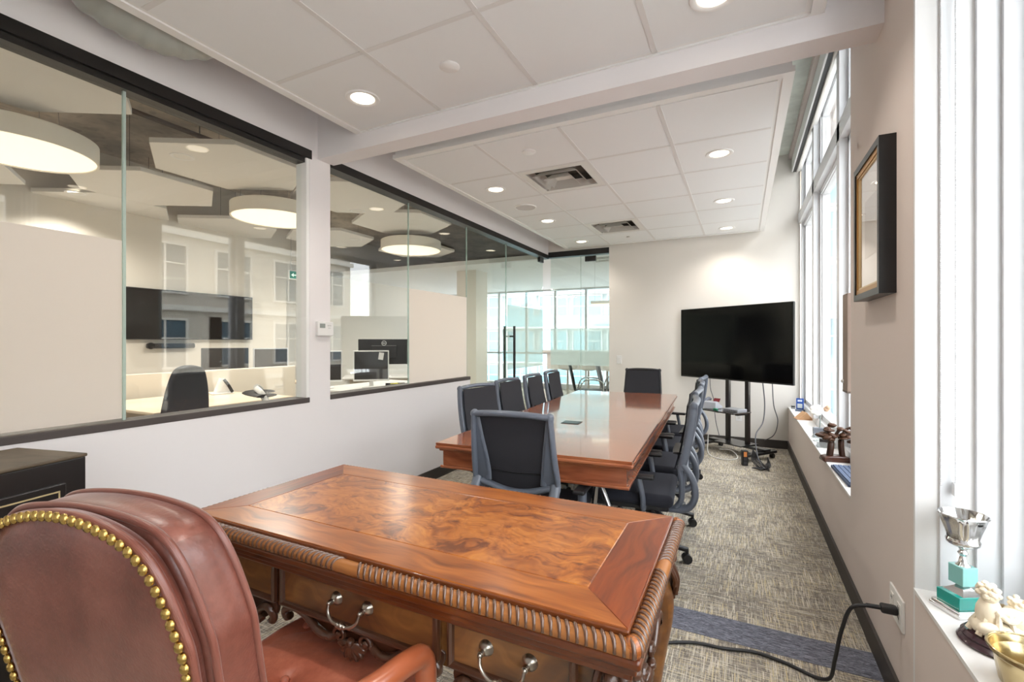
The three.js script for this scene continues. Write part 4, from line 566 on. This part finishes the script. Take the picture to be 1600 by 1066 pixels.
for (const [x, z, l] of [[-4.47, -2.43, 'small round light in the hexagonal panel framed by the larger window'], [-6.62, -2.5, 'small round light in the panel low at the left of the office'], [-4.36, -4.43, 'small round light in the first hexagonal panel of the second window'], [-5.6, -5.65, 'small round light in the small looking hexagonal panel']]) downlight(x, z, l, 8, 2.948, 'small lights in the hexagonal panels');
const drumM = M('#ece6da', 0.7), glowM = M('#fff1dc', 0.6, { emissive: new THREE.Color(1.0, 0.86, 0.66), emissiveIntensity: 1.05 });
for (const [x, z, l] of [[-4.86, -1.5, 'round drum pendant lamp cut by the left edge of the picture'], [-4.86, -3.65, 'round drum pendant lamp above the office television'], [-4.64, -5.85, 'round drum pendant lamp in the second interior window'], [-5.0, 0.8, 'round drum pendant lamp above the near end of the office']]) {
  const o = thing('pendant_lamp', l, 'pendant lamp', [x, 2.72, z], 0, 'round drum pendants of the office');
  part('drum', soft(L([[0.445, 0.0], [0.46, 0.0], [0.46, 0.14], [0.44, 0.15], [0, 0.15], [0, 0.14], [0.44, 0.135], [0.445, 0.0]], 56), 0.6), drumM, o); part('lamp_diffuser', C(0.444, 0.444, 0.01, 0, 0.014, 0, 56), glowM, o);
  for (let k = 0; k < 3; k++) { const a = k * 2.094; part('wire', bar([Math.cos(a) * 0.36, 0.15, Math.sin(a) * 0.36], [Math.cos(a) * 0.3, YC - 2.72, Math.sin(a) * 0.3], 0.002, 5), steel, o); }
  const li = new THREE.RectAreaLight(new THREE.Color(1.0, 0.93, 0.84), 30, 0.6, 0.6); li.position.set(0, -0.02, 0); li.rotation.x = -PI / 2; li.name = 'pendant_light'; o.add(li);
}
// projector hanging by the glass and ceiling pipes
{ const o = thing('ceiling_projector', 'dark metal bracket hanging from the office ceiling behind the glass', 'bracket', [-3.25, 0, -2.05]); part('tray', B(0.32, 0.02, 0.22, 0, 2.9, 0), M('#4d4740', 0.5), o); part('box', B(0.2, 0.1, 0.16, 0.04, 2.96, 0, 0.01), blackM, o); for (const x of [-0.14, 0.14]) part('rod', bar([x, 2.9, 0.08], [x, YC, 0.08], 0.008), M('#4d4740', 0.5), o); }
for (const [x, r, l] of [[-3.3, 0.03, 'dark sprinkler pipe under the office ceiling nearest the glass'], [-5.2, 0.025, 'thin dark pipe under the office ceiling']]) { const o = thing('ceiling_pipe', l, 'pipe'); part('pipe', bar([x, YC - 0.12, 2.2], [x, YC - 0.12, -7.2], r, 10), M('#4a3a30', 0.6), o); part('hanger', G(...[1, -1, -3, -5].map((z) => bar([x, YC - 0.12, z], [x, YC, z], 0.006))), darkSteel, o); }
{ const o = thing('office_television', 'wide black television on the white office wall', 'television', [-7.045, 0, 0]); part('panel', X(0.03, 0.075, 1.33, 2.0, -3.12, -4.83, 0.005), plasticK, o); part('screen', X(0.075, 0.078, 1.34, 1.99, -3.13, -4.82), gloss, o); part('bracket', X(0, 0.03, 1.5, 1.85, -3.7, -4.3), plasticK, o); }
{ const o = thing('sound_bar', 'black sound bar under the office television', 'sound bar', [-7.045, 1.245, -3.66]); part('body', X(0, 0.09, -0.035, 0.035, -0.3, 0.28, 0.02), plasticK, o); part('camera_eye', S(0.045, 0.07, 0, 0.25, 12), gloss, o); }
{ const o = thing('exit_sign', 'green exit sign with an arrow at the back of the office', 'exit sign', [-6.4, 2.36, -5.2], PI / 2 - 0.3); const t = canvas(256, 128, (g) => { g.fillStyle = '#1d6f5a'; g.fillRect(0, 0, 256, 128); g.fillStyle = '#e8fff6'; g.fillRect(30, 56, 70, 16); g.beginPath(); g.moveTo(20, 64); g.lineTo(60, 30); g.lineTo(60, 98); g.fill(); g.beginPath(); g.arc(170, 30, 12, 0, 7); g.fill(); g.lineWidth = 14; g.strokeStyle = '#e8fff6'; g.beginPath(); g.moveTo(168, 46); g.lineTo(160, 80); g.lineTo(140, 108); g.moveTo(160, 80); g.lineTo(190, 90); g.lineTo(188, 112); g.moveTo(140, 62); g.lineTo(196, 60); g.stroke(); });
  part('case', B(0.27, 0.14, 0.03, 0, 0, 0, 0.004), plasticW, o); const f = new THREE.PlaneGeometry(0.25, 0.12); f.translate(0, 0, 0.0165); part('sign_face', f, M('#ffffff', 0.5, { map: t, emissive: new THREE.Color(1, 1, 1), emissiveMap: t, emissiveIntensity: 0.25 }), o); part('wire', G(bar([-0.1, 0.07, 0], [-0.1, YC - 2.36, 0], 0.003), bar([0.1, 0.07, 0], [0.1, YC - 2.36, 0], 0.003)), steel, o); }
// -------- office desks, dividers, monitors
const deskW = M('#ffffff', 0.5, { map: grainT([[206, 186, 160], [220, 202, 178], [230, 214, 192]], 2, 30, 0.4) }), divM = M('#d9cfc0', 0.9);
function workDesk(label, at, turn, w, d, tm = deskW) {
  const o = thing('office_desk', label, 'desk', at, turn, 'light wooden office desks'); const s = spl([[-w / 2, d / 2], [w / 2 - 0.1, d / 2], [w / 2, d / 2 - 0.1], [w / 2, -d / 2], [-w / 2, -d / 2]]);
  part('desk_top', U(B(w, 0.028, d, 0, 0.716, 0, 0.008), 0.9), tm, o); for (const x of [-1, 1]) for (const z of [-1, 1]) part('leg', B(0.04, 0.702, 0.04, x * (w / 2 - 0.06), 0.351, z * (d / 2 - 0.06)), plasticW, o); part('modesty_panel', B(w - 0.16, 0.34, 0.016, 0, 0.5, -d / 2 + 0.06), divM, o); return o;
}
workDesk('light wooden office desk before the low divider, in the larger window', [-4.85, 0, -2.75], PI / 2, 1.3, 1.2);
workDesk('white topped office desk in the second interior window', [-4.3, 0, -4.75], PI / 2, 1.5, 0.9, M('#cfcdca', 0.5)); workDesk('office desk behind the divider, below the office television', [-6.1, 0, -3.9], PI / 2, 1.9, 0.8);
workDesk('white office desk under the wide black monitor', [-5.35, 0, -6.05], 0.735, 1.3, 0.7, M('#cfcdca', 0.5));
{ const o = thing('desk_divider', 'low beige divider screen behind the light wooden desk', 'divider', [-5.6, 0, -3.3]); part('screen', B(0.04, 0.8, 2.4, 0, 0.57, 0, 0.01), divM, o); part('foot', G(B(0.3, 0.03, 0.05, 0, 0.015, 0.9), B(0.3, 0.03, 0.05, 0, 0.015, -0.9), B(0.04, 0.2, 0.04, 0, 0.11, 0.9), B(0.04, 0.2, 0.04, 0, 0.11, -0.9)), steel, o); }
function monitor(label, at, turn, w, h, frame, lift = 0.12) {
  const o = thing('computer_monitor', label, 'monitor', at, turn, 'office monitors'); part('bezel', B(w, h, 0.03, 0, lift + h / 2, 0, 0.005), frame, o); part('screen', B(w - 0.03, h - 0.034, 0.004, 0, lift + h / 2 + 0.005, 0.0165), M('#2a2624', 0.25), o); part('back_shell', B(w * 0.5, h * 0.5, 0.03, 0, lift + h / 2, -0.028, 0.01), frame, o);
  part('stand', G(B(0.05, lift + h * 0.4, 0.03, 0, (lift + h * 0.4) / 2, -0.05, 0.006)), plasticW, o); part('foot', B(0.22, 0.014, 0.18, 0, 0.007, -0.03, 0.005), plasticW, o); return o;
}
monitor('dark monitor on the desk behind the divider', [-5.95, 0.73, -3.75], PI / 2 - 0.5, 0.52, 0.33, plasticK, 0.16); monitor('pale grey monitor beside the dark one behind the divider', [-5.9, 0.73, -4.36], PI / 2 - 0.45, 0.44, 0.3, M('#b9bbc0', 0.5), 0.18);
monitor('white framed monitor with a paper tag in the second window', [-4.17, 0.73, -4.47], PI / 2 - 0.85, 0.43, 0.38, plasticW, 0.08); monitor('monitor cut off by the post at the left of the second window', [-4.58, 0.73, -4.1], PI / 2 - 0.75, 0.42, 0.38, plasticW, 0.08); monitor('wide black monitor with a round logo behind the white framed one', [-5.25, 0.73, -5.92], PI + 0.735, 0.8, 0.41, plasticK, 0.2);
{ const t = canvas(128, 128, (g) => { g.fillStyle = '#232326'; g.fillRect(0, 0, 128, 128); g.strokeStyle = '#d9dadc'; g.lineWidth = 9; g.beginPath(); g.arc(64, 64, 54, 0, 7); g.stroke(); g.fillStyle = '#e4e5e7'; g.font = 'bold 36px sans-serif'; g.textAlign = 'center'; g.fillText('DELL', 64, 77); }); const c = new THREE.CircleGeometry(0.042, 32); c.rotateY(PI); c.translate(0, 0.545, -0.0165); part('logo', c, M('#ffffff', 0.4, { map: t }), scene.children[scene.children.length - 1]); }
solo('paper_tag', 'small white paper tag stuck to the white framed monitor', 'tag', B(0.06, 0.09, 0.002, 0, 0, 0).rotateZ(-0.15), plasticW, [-4.066, 1.12, -4.532], PI / 2 - 0.85);
{ const o = thing('desk_tray', 'black tray of yellow tools at the foot of the second window', 'tray', [-3.96, 0.73, -4.68], 0.75); o.scale.set(0.8, 1, 0.8); part('tray', G(B(0.3, 0.01, 0.2, 0, 0.005, 0), B(0.3, 0.04, 0.01, 0, 0.02, 0.1), B(0.3, 0.04, 0.01, 0, 0.02, -0.1), B(0.01, 0.04, 0.2, 0.15, 0.02, 0), B(0.01, 0.04, 0.2, -0.15, 0.02, 0)), plasticK, o); part('tool', G(bar([-0.08, 0.03, 0.03], [0.03, 0.035, -0.02], 0.014), bar([0.0, 0.03, 0.06], [0.09, 0.03, 0.03], 0.01)), M('#d9cf2f', 0.5), o); }
{ const o = thing('desk_phone', 'white desk phone standing on the light wooden desk', 'phone', [-5.15, 0.73, -3.2], 1.2); part('body', E(poly([[-0.07, 0], [0.08, 0], [0.03, 0.16], [-0.01, 0.17]]), 0.13, 0.004), plasticW, o); part('base', B(0.22, 0.015, 0.16, 0, 0.008, 0.02, 0.004), plasticW, o); part('handset', soft(T([[0.01, 0.16, 0.09], [0.05, 0.1, 0.09], [0.09, 0.02, 0.09]], 0.016, 16, 8), 1), plasticK, o); }
// -------- office chairs
{ const o = thing('office_chair', 'charcoal fabric office chair with a tall tapering back', 'chair', [-3.95, 0, -2.02], 1.9); o.scale.set(0.8, 1.03, 0.8); const dk = M('#3a3a40', 0.8);
  const s = spl([[-0.2, 0.52], [0.2, 0.52], [0.25, 0.7], [0.19, 0.98], [0.13, 1.06], [-0.13, 1.06], [-0.19, 0.98], [-0.25, 0.7]]); part('backrest', soft(E(s, 0.08, 0.02, 3).rotateX(0.12).translate(0, 0.02, 0.14), 0.8), dk, o); part('seat', B(0.5, 0.09, 0.48, 0, 0.46, -0.05, 0.03), dk, o); part('gas_column', C(0.03, 0.03, 0.34, 0, 0.26, -0.05, 12), plasticK, o); for (let k = 0; k < 5; k++) { const a = k * 1.257; part('leg', bar([0, 0.1, -0.05], [Math.sin(a) * 0.3, 0.06, Math.cos(a) * 0.3 - 0.05], 0.02), plasticK, o); part('caster', S(0.03, Math.sin(a) * 0.3, 0.03, Math.cos(a) * 0.3 - 0.05, 10), plasticK, o); } }
{ const o = thing('office_chair', 'white framed chair with black pads at the end of the wooden desk', 'chair', [-3.72, 0, -2.95], -0.6); const wf = M('#eceae6', 0.35); part('seat', B(0.46, 0.05, 0.44, 0, 0.46, 0, 0.02), plasticK, o); part('backrest', soft(ribbon([[-0.22, 0.84, 0.2], [-0.12, 0.85, 0.27], [0, 0.85, 0.29], [0.12, 0.85, 0.27], [0.22, 0.84, 0.2]], 0.03, 0.2, 24), 1), plasticK, o);
  for (const s of [-1, 1]) part('arm_frame', soft(ribbon([[s * 0.24, 0.02, -0.22], [s * 0.25, 0.4, -0.2], [s * 0.26, 0.66, -0.17], [s * 0.26, 0.69, 0.0], [s * 0.25, 0.72, 0.16], [s * 0.2, 0.86, 0.24], [s * 0.1, 0.9, 0.28]], 0.03, 0.05, 50), 1), wf, o); for (const s of [-1, 1]) part('leg', bar([s * 0.24, 0.02, 0.24], [s * 0.25, 0.7, 0.14], 0.018), wf, o); }
solo('side_cabinet', 'dark brown low cabinet at the foot of the larger window', 'cabinet', G(X(-0.35, 0.35, 0, 0.6, -0.45, 0.45, 0.008), X(-0.37, 0.37, 0.6, 0.625, -0.47, 0.47, 0.004)), M('#3f3029', 0.5), [-4.2, 0, -1.0]);
// ================================================================ room behind the end wall
{ const o = thing('bar_table', 'long white bar counter behind the glass end panel', 'counter', [-2.6, 0, -9.9]); part('counter_top', B(2.8, 0.06, 0.6, 0, 1.08, 0, 0.02), plasticW, o); part('front', B(2.6, 0.35, 0.04, 0, 0.86, 0.22), plasticW, o); for (const x of [-1.2, 0, 1.2]) part('leg', C(0.03, 0.03, 1.06, x, 0.53, 0, 12), steel, o); }
for (const [x, l] of [[-3.3, 'left white stool at the bar counter behind the glass'], [-2.85, 'middle white stool at the bar counter behind the glass'], [-2.35, 'right white stool at the bar counter behind the glass']]) { const o = thing('bar_stool', l, 'stool', [x, 0, -9.35], 0, 'white stools at the bar'); part('seat', soft(L([[0, 0.7], [0.1, 0.7], [0.19, 0.74], [0.21, 0.82], [0.2, 0.82], [0.17, 0.75], [0, 0.72]], 24)), plasticW, o); part('post', C(0.025, 0.025, 0.68, 0, 0.36, 0, 12), chrome, o); part('foot', soft(L([[0, 0.03], [0.05, 0.028], [0.2, 0.012], [0.2, 0], [0, 0]], 24)), chrome, o); }
for (const [x, z, t, l] of [[-2.3, -7.6, -1.2, 'left black chair with chrome arms behind the glass'], [-2.0, -8.2, -1.2, 'right grey chair with chrome arms behind the glass']]) { const o = thing('meeting_chair', l, 'chair', [x, 0, z], t, 'chairs behind the glass'); part('backrest', soft(E(spl([[-0.22, 0.5], [0.22, 0.5], [0.23, 0.9], [-0.23, 0.9]]), 0.04, 0.012, 2).rotateX(0.2).translate(0, 0.04, 0.15), 0.8), x < -2.1 ? plasticK : M('#6a6c72', 0.7), o); part('seat', B(0.48, 0.06, 0.46, 0, 0.46, 0, 0.02), plasticK, o); for (const s of [-1, 1]) part('arm_frame', T([[s * 0.24, 0.01, -0.2], [s * 0.25, 0.4, -0.2], [s * 0.25, 0.64, -0.18], [s * 0.25, 0.66, 0.1], [s * 0.24, 0.5, 0.18], [s * 0.24, 0.01, 0.24]], 0.012, 40, 8), chrome, o); }
for (const [x, z, l] of [[-1.9, -8.3, 'long white linear lamp hanging behind the glass end panel'], [-1.5, -9.8, 'second white linear lamp farther behind the glass end panel']]) { const o = thing('linear_pendant', l, 'pendant lamp', [x, 1.98, z], 0.1); part('housing', B(1.15, 0.05, 0.08, 0, 0.03, 0, 0.01), plasticW, o); part('lamp_diffuser', B(1.12, 0.012, 0.06, 0, 0, 0), glowM, o); part('wire', G(bar([-0.5, 0.05, 0], [-0.5, 0.74, 0], 0.002, 5), bar([0.5, 0.05, 0], [0.5, 0.74, 0], 0.002, 5)), steel, o); const li = new THREE.RectAreaLight(new THREE.Color(1, 0.95, 0.86), 6, 1.1, 0.06); li.position.set(0, -0.012, 0); li.rotation.x = -PI / 2; li.name = 'linear_light'; o.add(li); }
downlight(-2.0, -7.3, 'downlight behind the glass, beside the black clip', 8, 2.718, 'lights behind the glass'); downlight(-1.9, -9.2, 'downlight farther back behind the glass end panel', 8, 2.718, 'lights behind the glass'); downlight(-3.6, -8.2, 'downlight over the corridor behind the door', 8, 2.718, 'lights behind the glass'); downlight(-6.2, -8.6, 'downlight in the corridor ceiling behind the column', 8, 2.718, 'lights behind the glass');
vent(-2.15, -7.9, 'square air vent in the ceiling behind the glass end panel'); scene.children[scene.children.length - 1].position.y = 2.722;

// ================================================================ outside: street and buildings
struct('ground_street', X(-140, 140, -14.2, -14, 140, -140), M('#b4b3b0', 0.9));
function building(name, label, at, turn, W, H, D, cols, rows, wallM, win, opts = {}) {   // front faces local +z
  const o = thing(name, label, 'building', at, turn); part('wall', X(-W / 2, W / 2, 0, H, -D, 0), wallM, o);
  const cw = W / cols, rh = H / rows, ww = cw * (opts.ww ?? 0.5), wh = rh * (opts.wh ?? 0.6), trim = opts.trim ?? plasticW;
  const fg = G(X(-ww / 2 - 0.12, ww / 2 + 0.12, -wh / 2 - 0.12, -wh / 2, 0, 0.18), X(-ww / 2 - 0.12, ww / 2 + 0.12, wh / 2, wh / 2 + 0.12, 0, 0.18), X(-ww / 2 - 0.12, -ww / 2, -wh / 2, wh / 2, 0, 0.18), X(ww / 2, ww / 2 + 0.12, -wh / 2, wh / 2, 0, 0.18), X(-0.05, 0.05, -wh / 2, wh / 2, 0.02, 0.12), X(-ww / 2, ww / 2, wh * 0.1, wh * 0.1 + 0.08, 0.02, 0.12)), pg = X(-ww / 2, ww / 2, -wh / 2, wh / 2, 0.01, 0.05);
  for (let i = 0; i < cols; i++) for (let j = 0; j < rows; j++) { const f = part('window', fg, trim, o); f.position.set(-W / 2 + (i + 0.5) * cw, (j + 0.5) * rh, 0); part('window_pane', pg, win, f); }
  for (let j = 1; j <= rows; j++) part('ledge', X(-W / 2 - 0.1, W / 2 + 0.1, j * rh - 0.25, j * rh + 0.05, 0, opts.ledge ?? 0.3), trim, o);
  if (opts.balcony) for (let j = 1; j < rows; j++) { const b = part('balcony', X(-W / 2, W / 2, j * rh - 0.15, j * rh, 0, 1.4), trim, o); part('balcony_rail', X(-W / 2, W / 2, j * rh, j * rh + 1.05, 1.36, 1.4), win, b); }
  return o;
}
const darkWin = M('#5b6c78', 0.08, { metalness: 0.3 }), stone = M('#d3c9bb', 0.85), blueWin = M('#7fa2ad', 0.06, { metalness: 0.4 });
building('street_building', 'cream stone building across the street, mirrored in the interior glass', [24, -14, -3], -PI / 2, 52, 26, 10, 13, 6, stone, darkWin, { ww: 0.55, wh: 0.62, trim: M('#e6e0d6', 0.7) });
building('street_building', 'grey glass tower with white balconies seen beyond the far rooms', [-18, -14, -42], 0.2, 26, 40, 16, 8, 12, M('#b4babd', 0.7), blueWin, { ww: 0.8, wh: 0.75, balcony: true });
building('street_building', 'slim glass tower with white mullions beyond the end windows', [4, -14, -36], -0.15, 16, 34, 14, 8, 10, M('#c3cacc', 0.6), blueWin, { ww: 0.82, wh: 0.85, ledge: 0.12 });
renderer.render(scene, camera);
